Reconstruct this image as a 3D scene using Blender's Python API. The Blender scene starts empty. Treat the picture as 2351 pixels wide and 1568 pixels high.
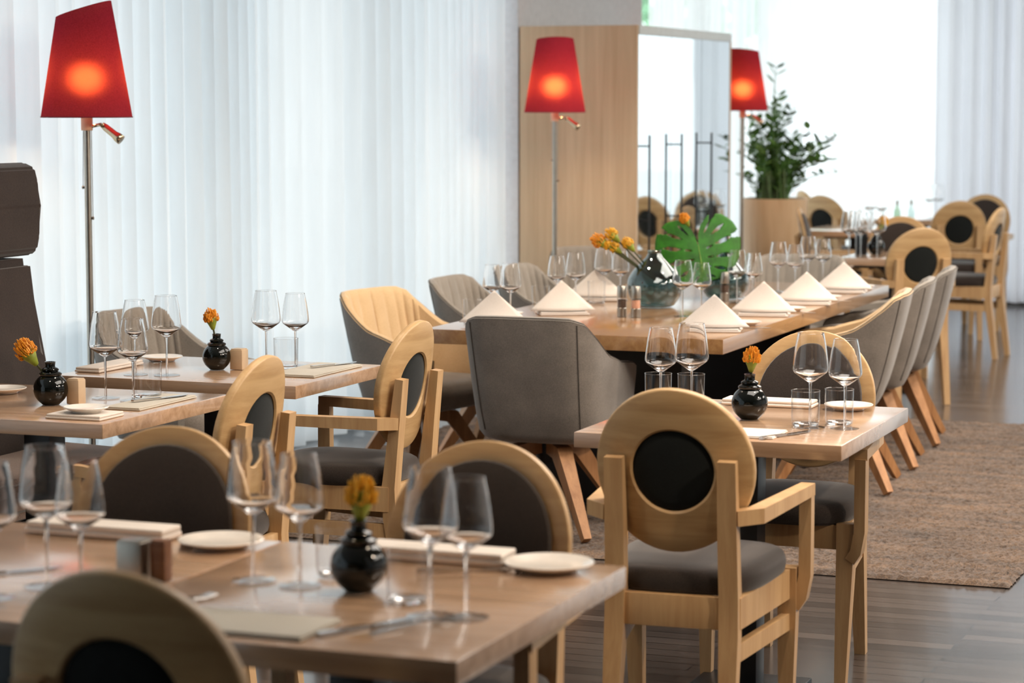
import bpy, bmesh, math, random
from mathutils import Vector, Matrix
PI = math.pi
R = math.radians
S = bpy.context.scene
C = S.collection

# ---------------------------------------------------------------- camera, sky, light, exposure
cam = bpy.data.objects.new('camera', bpy.data.cameras.new('camera')); C.objects.link(cam)
cam.location = (0, 0, 1.6)
cam.rotation_euler = (PI/2 - math.atan(549/5551), 0, R(21.03))
cam.data.lens = 85.0; cam.data.sensor_width = 36.0
cam.data.clip_end = 200
cam.data.dof.use_dof = True
cam.data.dof.focus_distance = 7.2
cam.data.dof.aperture_fstop = 4.0
S.camera = cam

W = bpy.data.worlds.new('daylight'); S.world = W; W.use_nodes = True
bg = W.node_tree.nodes['Background']
bg.inputs[0].default_value = (0.90, 0.96, 1.0, 1); bg.inputs[1].default_value = 2.1

S.view_settings.view_transform = 'Standard'
S.view_settings.look = 'None'
S.view_settings.exposure = 0.14
S.view_settings.gamma = 1.0
cy = S.cycles
cy.max_bounces = 18; cy.diffuse_bounces = 4; cy.glossy_bounces = 5
cy.transmission_bounces = 16; cy.transparent_max_bounces = 48
cy.caustics_reflective = False; cy.caustics_refractive = True
cy.sample_clamp_indirect = 6.0
cy.use_denoising = True

def lamp(name, kind, loc, power, color, size=0.1, rot=(0, 0, 0), spot=90, sy=None, blend=0.5):
    d = bpy.data.lights.new(name, kind); d.energy = power; d.color = color
    if kind == 'AREA':
        d.size = size
        if sy: d.shape = 'RECTANGLE'; d.size_y = sy
    else:
        d.shadow_soft_size = size
    if kind == 'SPOT': d.spot_size = R(spot); d.spot_blend = blend
    o = bpy.data.objects.new(name, d); C.objects.link(o)
    o.location = loc; o.rotation_euler = rot
    return o
WARM = (1.0, 0.80, 0.60)
CH = 3.0
# added fill lights under the ceiling for soft ambient brightness (neutral)
for (x, y, p) in ((-1.2, 6.6, 95), (-1.2, 10.5, 95), (-1.4, 14.5, 90), (2.6, 6.0, 110), (2.6, 10.5, 115)):
    lamp('added_soft_fill', 'AREA', (x, y, CH - 0.06), p, (1.0, 0.92, 0.83), 1.6, sy=2.6)
# row of warm adjustable spots along the right side, aimed across the tables
for y in (4.4, 6.2, 8.2, 10.4, 12.8):
    d = Vector((-2.6, y + 0.5, 0.8)) - Vector((1.3, y, 2.9))
    o = lamp('track_spot', 'SPOT', (1.3, y, 2.9), 190, WARM, 0.08, spot=60, blend=0.9)
    o.rotation_euler = d.to_track_quat('-Z', 'Y').to_euler()
# warm downlights in the ceiling
for (x, y, p) in ((-1.0, 4.6, 45), (-2.5, 4.4, 50), (-0.9, 6.6, 60), (-3.2, 6.6, 45), (-3.7, 9.0, 80), (-1.7, 9.4, 60), (-2.9, 10.8, 50), (-0.6, 9.2, 60), (-3.9, 11.6, 55), (-2.4, 13.6, 50), (0.2, 5.0, 60), (-3.2, 4.9, 40)):
    lamp('downlight', 'SPOT', (x, y, CH - 0.08), p * 1.3, WARM, 0.045, spot=80, blend=0.8)

# ---------------------------------------------------------------- helpers
def link(o, parent=None):
    C.objects.link(o)
    if parent: o.parent = parent
    return o
def thing(name, label, cat, loc=(0, 0, 0), rz=0.0, group=None):
    o = bpy.data.objects.new(name, None); C.objects.link(o); o.empty_display_size = 0.1
    o.location = loc; o.rotation_euler = (0, 0, rz); o['label'] = label; o['category'] = cat
    if group: o['group'] = group
    return o
def tag(o, label, cat, group=None):
    o['label'] = label; o['category'] = cat
    if group: o['group'] = group
    return o
def struct(o):
    o['kind'] = 'structure'; return o
def obj(name, bm, mat, parent=None, smooth=True, loc=None):
    bmesh.ops.recalc_face_normals(bm, faces=bm.faces[:]) if len(bm.faces) < 60000 else None
    me = bpy.data.meshes.new(name); bm.to_mesh(me); bm.free()
    me.materials.append(mat)
    if smooth:
        me.shade_smooth()
        me.set_sharp_from_angle(angle=R(38))
    o = bpy.data.objects.new(name, me)
    if loc: o.location = loc
    return link(o, parent)
def dup(root, label, loc, rz=None, group=None, scale=None):
    r = root.copy(); C.objects.link(r); r.location = loc
    if rz is not None: r.rotation_euler = (0, 0, rz)
    if scale: r.scale = (scale,)*3
    r['label'] = label
    if group: r['group'] = group
    for ch in list(root.children):
        c = ch.copy(); C.objects.link(c); c.parent = r
        for g in list(ch.children):
            d = g.copy(); C.objects.link(d); d.parent = c
    return r
def box(bm, c, s, bev=0.0, rz=0.0, seg=2, m=None):
    M = Matrix.Translation(c) @ Matrix.Rotation(rz, 4, 'Z') @ Matrix.Diagonal((s[0], s[1], s[2], 1))
    if m is not None: M = m @ M
    r = bmesh.ops.create_cube(bm, size=1, matrix=M)
    if bev > 0:
        es = {e for v in r['verts'] for e in v.link_edges}
        bmesh.ops.bevel(bm, geom=list(es), offset=bev, segments=seg, affect='EDGES', profile=0.6)
def bx(*a, **k):
    bm = bmesh.new(); box(bm, *a, **k); return bm
def lathe(bm, prof, n=32, m=None, cap=False):
    rows = []
    for (r, z) in prof:
        if r < 1e-5:
            rows.append([bm.verts.new((0, 0, z))])
        else:
            rows.append([bm.verts.new((r*math.cos(2*PI*i/n), r*math.sin(2*PI*i/n), z)) for i in range(n)])
    for a, b in zip(rows, rows[1:]):
        if len(a) == 1 and len(b) == 1: continue
        for i in range(n):
            j = (i+1) % n
            if len(a) == 1: bm.faces.new((a[0], b[i], b[j]))
            elif len(b) == 1: bm.faces.new((a[i], a[j], b[0]))
            else: bm.faces.new((a[i], a[j], b[j], b[i]))
    if m is not None:
        bmesh.ops.transform(bm, matrix=m, verts=[v for r in rows for v in r])
    return rows
def tube(bm, pts, rad, n=8, flat=None, cap=True):
    """swept tube; rad a number or list; flat=(w,h) gives a rectangular section"""
    pts = [Vector(p) for p in pts]; N = len(pts)
    rad = rad if isinstance(rad, (list, tuple)) else [rad]*N
    rows = []; up = Vector((0, 0, 1))
    prev = None
    for i, p in enumerate(pts):
        t = (pts[min(i+1, N-1)] - pts[max(i-1, 0)]).normalized()
        if prev is None:
            a = up if abs(t.z) < 0.9 else Vector((1, 0, 0))
            x = t.cross(a).normalized()
        else:
            x = (prev - t*prev.dot(t)).normalized()
        prev = x; y = t.cross(x).normalized()
        if flat:
            w, h = flat if not isinstance(flat, list) else flat[i]
            sec = [(w/2, h/2), (-w/2, h/2), (-w/2, -h/2), (w/2, -h/2)]
            rows.append([bm.verts.new(p + x*u + y*v) for u, v in sec])
        else:
            rows.append([bm.verts.new(p + (x*math.cos(2*PI*k/n) + y*math.sin(2*PI*k/n))*rad[i]) for k in range(n)])
    m = len(rows[0])
    for a, b in zip(rows, rows[1:]):
        for k in range(m):
            bm.faces.new((a[k], a[(k+1) % m], b[(k+1) % m], b[k]))
    if cap:
        bm.faces.new(rows[0]); bm.faces.new(rows[-1][::-1])
def bar(bm, pts, w, h, up=Vector((0, 0, 1)), bev=0.004):
    """rectangular bar through pts, w horizontal, h vertical, mitred, bevelled"""
    pts = [Vector(p) for p in pts]; N = len(pts); rows = []
    for i, p in enumerate(pts):
        t = (pts[min(i+1, N-1)] - pts[max(i-1, 0)]).normalized()
        x = t.cross(up); x = x.normalized() if x.length > 1e-4 else Vector((1, 0, 0))
        y = x.cross(t).normalized()
        ww = w[i] if isinstance(w, (list, tuple)) else w
        hh = h[i] if isinstance(h, (list, tuple)) else h
        k = 1.0
        if 0 < i < N-1:
            a = (pts[i]-pts[i-1]).normalized(); b = (pts[i+1]-pts[i]).normalized()
            k = 1/max(0.5, math.sqrt((1+a.dot(b))/2))
        rows.append([bm.verts.new(p + x*u*ww/2*k + y*v*hh/2) for u, v in ((1, 1), (-1, 1), (-1, -1), (1, -1))])
    fs = []
    for a, b in zip(rows, rows[1:]):
        for k in range(4): fs.append(bm.faces.new((a[k], a[(k+1) % 4], b[(k+1) % 4], b[k])))
    bm.faces.new(rows[0]); bm.faces.new(rows[-1][::-1])
    if bev:
        es = set()
        for r in rows:
            for v in r:
                for e in v.link_edges: es.add(e)
        keep = [e for e in es if len(e.link_faces) == 2 and e.calc_face_angle(0) > 0.6]
        bmesh.ops.bevel(bm, geom=keep, offset=bev, segments=2, affect='EDGES')

# ---------------------------------------------------------------- materials
def mat(name):
    m = bpy.data.materials.new(name); m.use_nodes = True
    nt = m.node_tree; b = nt.nodes['Principled BSDF']
    return m, nt, b
def lin(c):
    return tuple(((v/255)/12.92 if v/255 <= 0.04045 else ((v/255+0.055)/1.055)**2.4) for v in c) + (1,)
def coords(nt, scale, kind='Object'):
    tc = nt.nodes.new('ShaderNodeTexCoord'); mp = nt.nodes.new('ShaderNodeMapping')
    mp.inputs['Scale'].default_value = scale
    nt.links.new(tc.outputs[kind], mp.inputs['Vector']); return mp.outputs['Vector']
def noise(nt, vec, scale, detail=4, rough=0.6, dist=0.0):
    n = nt.nodes.new('ShaderNodeTexNoise'); n.inputs['Scale'].default_value = scale
    n.inputs['Detail'].default_value = detail; n.inputs['Roughness'].default_value = rough
    n.inputs['Distortion'].default_value = dist
    nt.links.new(vec, n.inputs['Vector']); return n.outputs['Fac']
def ramp(nt, fac, stops):
    r = nt.nodes.new('ShaderNodeValToRGB'); e = r.color_ramp.elements
    e[0].position, e[0].color = stops[0]; e[1].position, e[1].color = stops[-1]
    for p, c in stops[1:-1]:
        k = e.new(p); k.color = c
    nt.links.new(fac, r.inputs['Fac']); return r.outputs['Color']
def bump(nt, b, h, strength=0.2, dist=0.002):
    n = nt.nodes.new('ShaderNodeBump'); n.inputs['Strength'].default_value = strength
    n.inputs['Distance'].default_value = dist
    nt.links.new(h, n.inputs['Height']); nt.links.new(n.outputs['Normal'], b.inputs['Normal'])
def wood(name, c1, c2, grain=(3, 60, 60), rough=0.4, coat=0.0, spec=0.5, sc=1.0, rv=None):
    m, nt, b = mat(name)
    v = coords(nt, grain)
    f = noise(nt, v, sc, 5, 0.65, 0.4)
    nt.links.new(ramp(nt, f, [(0.3, lin(c1)), (0.72, lin(c2))]), b.inputs['Base Color'])
    b.inputs['Roughness'].default_value = rough; b.inputs['Coat Weight'].default_value = coat
    b.inputs['Coat Roughness'].default_value = 0.16
    b.inputs['Specular IOR Level'].default_value = spec
    bump(nt, b, f, 0.12, 0.001)
    return m
def fabric(name, c1, c2, scale=260, rough=0.9, sheen=0.25, bs=0.35):
    m, nt, b = mat(name)
    v = coords(nt, (1, 1, 1)); f = noise(nt, v, scale, 3, 0.7)
    g = noise(nt, v, 9, 3, 0.5)
    mx = nt.nodes.new('ShaderNodeMath'); mx.operation = 'ADD'; nt.links.new(f, mx.inputs[0])
    m2 = nt.nodes.new('ShaderNodeMath'); m2.operation = 'MULTIPLY'; m2.inputs[1].default_value = 0.4
    nt.links.new(g, m2.inputs[0]); nt.links.new(m2.outputs[0], mx.inputs[1])
    nt.links.new(ramp(nt, mx.outputs[0], [(0.45, lin(c1)), (0.95, lin(c2))]), b.inputs['Base Color'])
    b.inputs['Roughness'].default_value = rough; b.inputs['Sheen Weight'].default_value = sheen
    b.inputs['Specular IOR Level'].default_value = 0.2
    bump(nt, b, f, bs, 0.0015)
    return m
def plain(name, c, rough=0.5, metal=0.0, spec=0.5, coat=0.0, nscale=30, amt=0.06):
    m, nt, b = mat(name)
    v = coords(nt, (1, 1, 1)); f = noise(nt, v, nscale, 3)
    c = lin(c)
    lo = tuple(x*(1-amt) for x in c[:3]) + (1,); hi = tuple(min(1, x*(1+amt)) for x in c[:3]) + (1,)
    nt.links.new(ramp(nt, f, [(0.3, lo), (0.7, hi)]), b.inputs['Base Color'])
    b.inputs['Roughness'].default_value = rough; b.inputs['Metallic'].default_value = metal
    b.inputs['Specular IOR Level'].default_value = spec; b.inputs['Coat Weight'].default_value = coat
    return m
def thin_glass(name, tint=(1, 1, 1), refl=1.0, ior=1.55):
    """single-wall glass: see-through with fresnel reflections"""
    m = bpy.data.materials.new(name); m.use_nodes = True; nt = m.node_tree
    for n in list(nt.nodes): nt.nodes.remove(n)
    out = nt.nodes.new('ShaderNodeOutputMaterial'); mix = nt.nodes.new('ShaderNodeMixShader')
    tr = nt.nodes.new('ShaderNodeBsdfTransparent'); gl = nt.nodes.new('ShaderNodeBsdfGlossy')
    gl.inputs['Roughness'].default_value = 0.01
    lw = nt.nodes.new('ShaderNodeLayerWeight'); lw.inputs['Blend'].default_value = 0.35
    rmp = ramp(nt, lw.outputs['Facing'], [(0.0, tuple(tint)+(1,)), (0.6, tuple(t*0.96 for t in tint)+(1,)), (1.0, tuple(t*0.55 for t in tint)+(1,))])
    nt.links.new(rmp, tr.inputs['Color'])
    fr = nt.nodes.new('ShaderNodeFresnel'); fr.inputs['IOR'].default_value = ior
    mu = nt.nodes.new('ShaderNodeMath'); mu.operation = 'MULTIPLY'; mu.inputs[1].default_value = refl; mu.use_clamp = True
    # fresnel must not depend on which side is hit: feed a geometry-based incoming normal
    geo = nt.nodes.new('ShaderNodeNewGeometry')
    vm = nt.nodes.new('ShaderNodeVectorMath'); vm.operation = 'SCALE'
    bf = nt.nodes.new('ShaderNodeMath'); bf.operation = 'MULTIPLY_ADD'; bf.inputs[1].default_value = -2; bf.inputs[2].default_value = 1
    nt.links.new(geo.outputs['Backfacing'], bf.inputs[0])
    nt.links.new(geo.outputs['Normal'], vm.inputs[0]); nt.links.new(bf.outputs[0], vm.inputs['Scale'])
    nt.links.new(lw.outputs['Fresnel'], mu.inputs[0]) if False else None
    # schlick from facing
    p5 = nt.nodes.new('ShaderNodeMath'); p5.operation = 'POWER'; p5.inputs[1].default_value = 3.2
    lf = nt.nodes.new('ShaderNodeLayerWeight'); lf.inputs['Blend'].default_value = 0.5
    nt.links.new(lf.outputs['Facing'], p5.inputs[0])
    ma = nt.nodes.new('ShaderNodeMath'); ma.operation = 'MULTIPLY_ADD'; ma.inputs[1].default_value = 0.85; ma.inputs[2].default_value = 0.075
    nt.links.new(p5.outputs[0], ma.inputs[0]); nt.links.new(ma.outputs[0], mu.inputs[0])
    nt.links.new(mu.outputs[0], mix.inputs[0]); nt.links.new(tr.outputs[0], mix.inputs[1]); nt.links.new(gl.outputs[0], mix.inputs[2])
    nt.links.new(mix.outputs[0], out.inputs[0])
    for n in (fr, geo, vm, bf): nt.nodes.remove(n)
    return m
def solid_glass(name, color=(1, 1, 1), rough=0.0, ior=1.45):
    m, nt, b = mat(name)
    b.inputs['Base Color'].default_value = tuple(color)+(1,)
    b.inputs['Transmission Weight'].default_value = 1.0; b.inputs['Roughness'].default_value = rough
    b.inputs['IOR'].default_value = ior
    return m
def sheer(name, c, transp, transl, diff):
    """woven voile: some light straight through, some scattered through, some reflected"""
    m = bpy.data.materials.new(name); m.use_nodes = True; nt = m.node_tree
    for n in list(nt.nodes): nt.nodes.remove(n)
    out = nt.nodes.new('ShaderNodeOutputMaterial')
    t = nt.nodes.new('ShaderNodeBsdfTransparent'); l = nt.nodes.new('ShaderNodeBsdfTranslucent'); d = nt.nodes.new('ShaderNodeBsdfDiffuse')
    v = coords(nt, (1, 1, 0.15)); f = noise(nt, v, 14, 3)
    col = ramp(nt, f, [(0.3, tuple(x*0.95 for x in c)+(1,)), (0.7, tuple(c)+(1,))])
    nt.links.new(col, l.inputs[0]); nt.links.new(col, d.inputs[0])
    a = nt.nodes.new('ShaderNodeMixShader'); a.inputs[0].default_value = diff/(diff+transl)
    nt.links.new(l.outputs[0], a.inputs[1]); nt.links.new(d.outputs[0], a.inputs[2])
    s = nt.nodes.new('ShaderNodeMixShader'); s.inputs[0].default_value = 1-transp
    nt.links.new(t.outputs[0], s.inputs[1]); nt.links.new(a.outputs[0], s.inputs[2])
    nt.links.new(s.outputs[0], out.inputs[0])
    return m

BEECH = wood('beech_wood', (180, 141, 98), (206, 170, 124), (30, 30, 2.5), 0.42, sc=1.0)
BEECH_H = wood('beech_ply', (176, 140, 95), (203, 169, 122), (2.5, 30, 30), 0.42, sc=1.0)
OAKTOP = wood('oak_tabletop', (168, 132, 100), (208, 172, 140), (2.2, 30, 30), 0.24, spec=0.8, coat=1.0)
OAKBIG = wood('oak_long_tabletop', (142, 100, 60), (180, 136, 88), (30, 1.8, 30), 0.24, spec=0.8, coat=1.0)
CABWOOD = wood('cabinet_oak', (186, 158, 126), (208, 182, 150), (30, 30, 1.2), 0.5)
LEGWOOD = wood('oiled_oak_leg', (150, 102, 62), (188, 138, 92), (30, 30, 4), 0.45)
PLANTWOOD = wood('planter_wood', (182, 146, 108), (214, 184, 148), (14, 14, 0.6), 0.5)
BROWNFAB = fabric('dark_brown_fabric', (38, 32, 29), (60, 51, 46), 300, sheen=0.3)
BLACKFAB = fabric('black_fabric', (16, 20, 19), (26, 30, 29), 300, sheen=0.1)
BOOTHFAB = fabric('booth_fabric', (40, 33, 31), (60, 50, 46), 200, sheen=0.2)
BOOTHSEAT = fabric('booth_seat_fabric', (104, 86, 78), (138, 118, 106), 200, sheen=0.3)
GREYFAB = fabric('grey_wool_fabric', (90, 84, 78), (150, 140, 130), 420, sheen=0.4, bs=0.5)
GREYIN = fabric('grey_velvet_lining', (120, 114, 106), (156, 148, 138), 300, sheen=0.4)
LITIN = fabric('warm_lit_velvet_lining', (196, 164, 122), (222, 192, 150), 300, sheen=0.4)  # tan tint paints warm spotlight into the lining colour
SEAMM = plain('seam_thread', (74, 68, 62), 0.8)
BLACKMET = plain('black_powder_metal', (16, 18, 22), 0.35)
STEEL = plain('brushed_steel', (176, 170, 160), 0.3, metal=1.0)
BRASSY = plain('polished_nickel', (200, 180, 150), 0.18, metal=1.0)
CUTLERY = plain('cutlery_steel', (205, 203, 200), 0.14, metal=1.0)
CERAMIC = plain('black_glazed_ceramic', (8, 12, 11), 0.08, spec=0.5, coat=0.0, amt=0.02)
PLATEM = plain('white_porcelain', (226, 220, 212), 0.16, coat=0.3)
LINEN = fabric('linen_napkin', (206, 198, 190), (228, 220, 212), 500, sheen=0.1, bs=0.2)
LINENG = fabric('grey_linen_napkin', (176, 170, 158), (200, 194, 182), 500, sheen=0.1, bs=0.2)
GLASS = thin_glass('clear_glass')
STEM = solid_glass('solid_clear_glass')
SMOKE = thin_glass('smoked_green_glass', (0.46, 0.56, 0.55), 1.2)
WALLM = plain('wall_paint', (204, 206, 210), 0.8)
CEILM = plain('ceiling_paint', (236, 234, 230), 0.8)
SAFFRON = plain('protea_petals', (236, 152, 40), 0.5, nscale=60, amt=0.35)
SAFFY = plain('yellow_protea_petals', (232, 176, 48), 0.5, nscale=60, amt=0.3)
GREENB = plain('green_bract', (128, 142, 44), 0.5, amt=0.3)
STEMG = plain('dark_stem', (62, 66, 34), 0.6)
LEAFM = plain('monstera_leaf_green', (40, 104, 14), 0.42, spec=0.3, nscale=18, amt=0.35)
ZZLEAF = plain('plant_leaf_green', (84, 122, 62), 0.4, nscale=8, amt=0.6)
SOIL = plain('potting_soil', (60, 44, 34), 0.95)
WINFRAME = plain('window_frame_paint', (196, 202, 206), 0.5)
TRAVERT = plain('pale_wood_shaker', (196, 172, 142), 0.4)

# ---------------------------------------------------------------- the room
XL, YF, XR, YB = -4.88, 19.3, 5.2, -3.0
def floor_material():
    m, nt, b = mat('dark_plank_floor')
    v = coords(nt, (1, 1, 1))
    br = nt.nodes.new('ShaderNodeTexBrick'); br.inputs['Scale'].default_value = 1.0
    br.inputs['Brick Width'].default_value = 1.3; br.inputs['Row Height'].default_value = 0.075
    br.inputs['Mortar Size'].default_value = 0.003; br.inputs['Bias'].default_value = 0.0
    br.inputs['Color1'].default_value = lin((50, 44, 41)); br.inputs['Color2'].default_value = lin((88, 79, 74))
    br.inputs['Mortar'].default_value = lin((34, 30, 28))
    nt.links.new(v, br.inputs['Vector'])
    v2 = coords(nt, (2, 50, 10)); f = noise(nt, v2, 1.5, 5)
    mx = nt.nodes.new('ShaderNodeMixRGB'); mx.blend_type = 'MULTIPLY'; mx.inputs[0].default_value = 0.7
    nt.links.new(br.outputs['Color'], mx.inputs[1])
    nt.links.new(ramp(nt, f, [(0.3, (0.65, 0.65, 0.65, 1)), (0.7, (1.15, 1.12, 1.1, 1))]), mx.inputs[2])
    nt.links.new(mx.outputs[0], b.inputs['Base Color'])
    b.inputs['Roughness'].default_value = 0.22; b.inputs['Specular IOR Level'].default_value = 0.6
    b.inputs['Coat Weight'].default_value = 0.25; b.inputs['Coat Roughness'].default_value = 0.1
    bump(nt, b, f, 0.15, 0.0008)
    return m
struct(obj('floor', bx(((XL+XR)/2, (YB+YF)/2, -0.05), (XR-XL+0.4, YF-YB+0.4, 0.1)), floor_material(), smooth=False))
struct(obj('ceiling', bx(((XL+XR)/2, (YB+YF)/2, CH+0.05), (XR-XL+0.4, YF-YB+0.4, 0.1)), CEILM, smooth=False))
struct(obj('wall_right', bx((XR+0.1, (YB+YF)/2, CH/2), (0.2, YF-YB+0.4, CH)), WALLM, smooth=False))
struct(obj('wall_back', bx(((XL+XR)/2, YB-0.1, CH/2), (XR-XL, 0.2, CH)), plain('umber_wall', (104, 92, 82), 0.8), smooth=False))
CABY0, CABY1 = 12.63, 14.5
# wall pier behind the cabinet and short returns; everything else on the left and far side is glazing
struct(obj('wall_left', bx((XL-0.07, (CABY0+CABY1+0.35)/2, CH/2), (0.26, CABY1-CABY0+0.35, CH)), WALLM, smooth=False))
def window(n, p0, p1, panes):
    """floor-to-ceiling glazing from p0 to p1 (xy), frame + panes"""
    p0 = Vector(p0); p1 = Vector(p1); d = p1-p0; L = d.length; a = math.atan2(d.y, d.x)
    w = bpy.data.objects.new('window_%d' % n, None); C.objects.link(w); w['kind'] = 'structure'
    w.location = (p0.x, p0.y, 0); w.rotation_euler = (0, 0, a)
    bm = bmesh.new()
    box(bm, (L/2, 0, 0.04), (L, 0.07, 0.08)); box(bm, (L/2, 0, CH-0.04), (L, 0.07, 0.08))
    for i in range(panes+1):
        box(bm, (i*L/panes, 0, CH/2), (0.06, 0.07, CH-0.16))
    obj('window_frame', bm, WINFRAME, w, smooth=False)
    bm = bmesh.new()
    for i in range(panes):
        x0, x1 = i*L/panes+0.03, (i+1)*L/panes-0.03
        vs = [bm.verts.new(q) for q in ((x0, 0, 0.08), (x1, 0, 0.08), (x1, 0, CH-0.08), (x0, 0, CH-0.08))]
        bm.faces.new(vs)
    obj('glass', bm, thin_glass('window_glass_%d' % n, (0.97, 0.99, 0.98), 0.5), w, smooth=False)
window(1, (XL-0.18, YB), (XL-0.18, CABY0-0.05), 9)
window(2, (XL-0.18, CABY1+0.35), (XL-0.18, YF+0.15), 3)
window(3, (XL-0.18, YF+0.15), (XR, YF+0.15), 6)
def pleated(name, p0, p1, mtl, amp, period, z0=0.03, z1=2.94, seed=1, label='', step=0.02):
    rnd = random.Random(seed)
    p0 = Vector(p0); p1 = Vector(p1); d = (p1-p0); L = d.length; d.normalize(); nrm = Vector((-d.y, d.x))
    # irregular pleats: phase advances at a varying rate
    xs = []; ph = 0; per = period; n = int(L/step)
    offs = []
    k1, k2, k3 = rnd.random()*6, rnd.random()*6, rnd.random()*6
    for i in range(n+1):
        s = i*L/n
        loc = period*(1+0.30*math.sin(s*1.9+k1)+0.22*math.sin(s*4.7+k2))
        ph += 2*PI*(L/n)/loc
        a = amp*(1+0.35*math.sin(s*3.1+k3))
        offs.append((s, ph, a))
    bm = bmesh.new(); zs = [z0, 0.5, 1.0, 1.5, 2.0, 2.5, z1]; rows = []
    for z in zs:
        f = (z-z0)/(z1-z0)
        row = []
        for (s, ph, a) in offs:
            o = a*(1.0-0.25*f)*(math.sin(ph) + 0.28*math.sin(2*ph+0.8+f*0.5) + 0.12*math.sin(0.5*ph+f*1.2))
            s2 = s + 0.35*a*math.cos(ph)
            p = p0 + d*s2 + nrm*o
            row.append(bm.verts.new((p.x, p.y, z)))
        rows.append(row)
    for a, b in zip(rows, rows[1:]):
        for i in range(n): bm.faces.new((a[i], a[i+1], b[i+1], b[i]))
    o = obj(name, bm, mtl)
    for p in o.data.polygons: p.use_smooth = True
    return tag(o, label, 'curtain')
VOILE = sheer('voile', (0.82, 0.885, 0.93), 0.03, 0.40, 0.57)
VOILE2 = sheer('thin_voile', (0.97, 0.98, 0.98), 0.34, 0.52, 0.14)
DRAPE = sheer('heavy_voile', (0.86, 0.86, 0.90), 0.02, 0.42, 0.56)
pleated('sheer_curtain', (XL, YB+0.1), (XL, CABY0-0.07), VOILE, 0.045, 0.15, seed=3, label='long white pleated sheer curtain filling the left window wall behind the floor lamp')
pleated('sheer_curtain', (XL, CABY1+0.72), (XL+0.02, YF-0.12), VOILE2, 0.03, 0.17, seed=5, label='thin white sheer curtain at the window behind the glass-fronted cabinet')
pleated('sheer_curtain', (XL+0.1, YF-0.02), (-3.72, YF-0.02), VOILE2, 0.03, 0.16, seed=7, label='bright see-through sheer curtain across the far window behind the potted plant')
pleated('sheer_curtain', (-2.55, YF-0.02), (XR-0.1, YF-0.02), VOILE2, 0.03, 0.17, seed=17, label='thin bright sheer curtain of the far window running on to the right')
pleated('sheer_curtain', (-3.80, YF-0.14), (-2.5, YF-0.14), DRAPE, 0.045, 0.19, seed=9, label='pale grey pleated curtain at the far right hanging down to the floor')
bm = bmesh.new(); box(bm, (XL+0.0, (YB+CABY0)/2, CH-0.03), (0.05, CABY0-YB-0.2, 0.03))
struct(obj('trim_1', bm, WINFRAME))
struct(obj('baseboard_far', bx(((-3.8+XR)/2, YF+0.03, 0.03), (XR+3.7, 0.05, 0.06)), plain('dark_base', (70, 66, 62), 0.6)))
# tree outside, seen through the gap beside the cabinet
def leaf_cloud(bm, c, rad, n, size, rnd):
    for i in range(n):
        while True:
            v = Vector((rnd.uniform(-1, 1), rnd.uniform(-1, 1), rnd.uniform(-1, 1)))
            if v.length < 1: break
        p = Vector(c) + Vector((v.x*rad[0], v.y*rad[1], v.z*rad[2]))
        a = Vector((rnd.uniform(-1, 1), rnd.uniform(-1, 1), rnd.uniform(-1, 1))).normalized()
        b = a.cross(Vector((rnd.uniform(-1, 1), rnd.uniform(-1, 1), 0.3))).normalized()
        vs = [bm.verts.new(p + a*size), bm.verts.new(p + b*size*0.5), bm.verts.new(p - a*size), bm.verts.new(p - b*size*0.5)]
        bm.faces.new(vs)
rnd = random.Random(11)
tr = thing('garden_tree', 'blurred pale green tree outside the window above the cabinet', 'tree', (-8.6, 27.5, 0))
bm = bmesh.new(); leaf_cloud(bm, (0, 0, 4.2), (1.6, 1.6, 2.6), 2600, 0.14, rnd)
obj('foliage', bm, plain('tree_leaf', (150, 205, 160), 0.6), tr)
bm = bmesh.new(); tube(bm, [(0, 0, -0.1), (0.05, 0, 1.2), (0, 0.1, 3.5)], [0.16, 0.12, 0.05], 10)
obj('trunk', bm, plain('tree_bark', (110, 96, 80), 0.9), tr)
struct(obj('ground_outside', bx((-10, 14, -0.16), (90, 90, 0.1)), plain('pale_paving', (214, 216, 214), 0.9), smooth=False))

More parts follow.
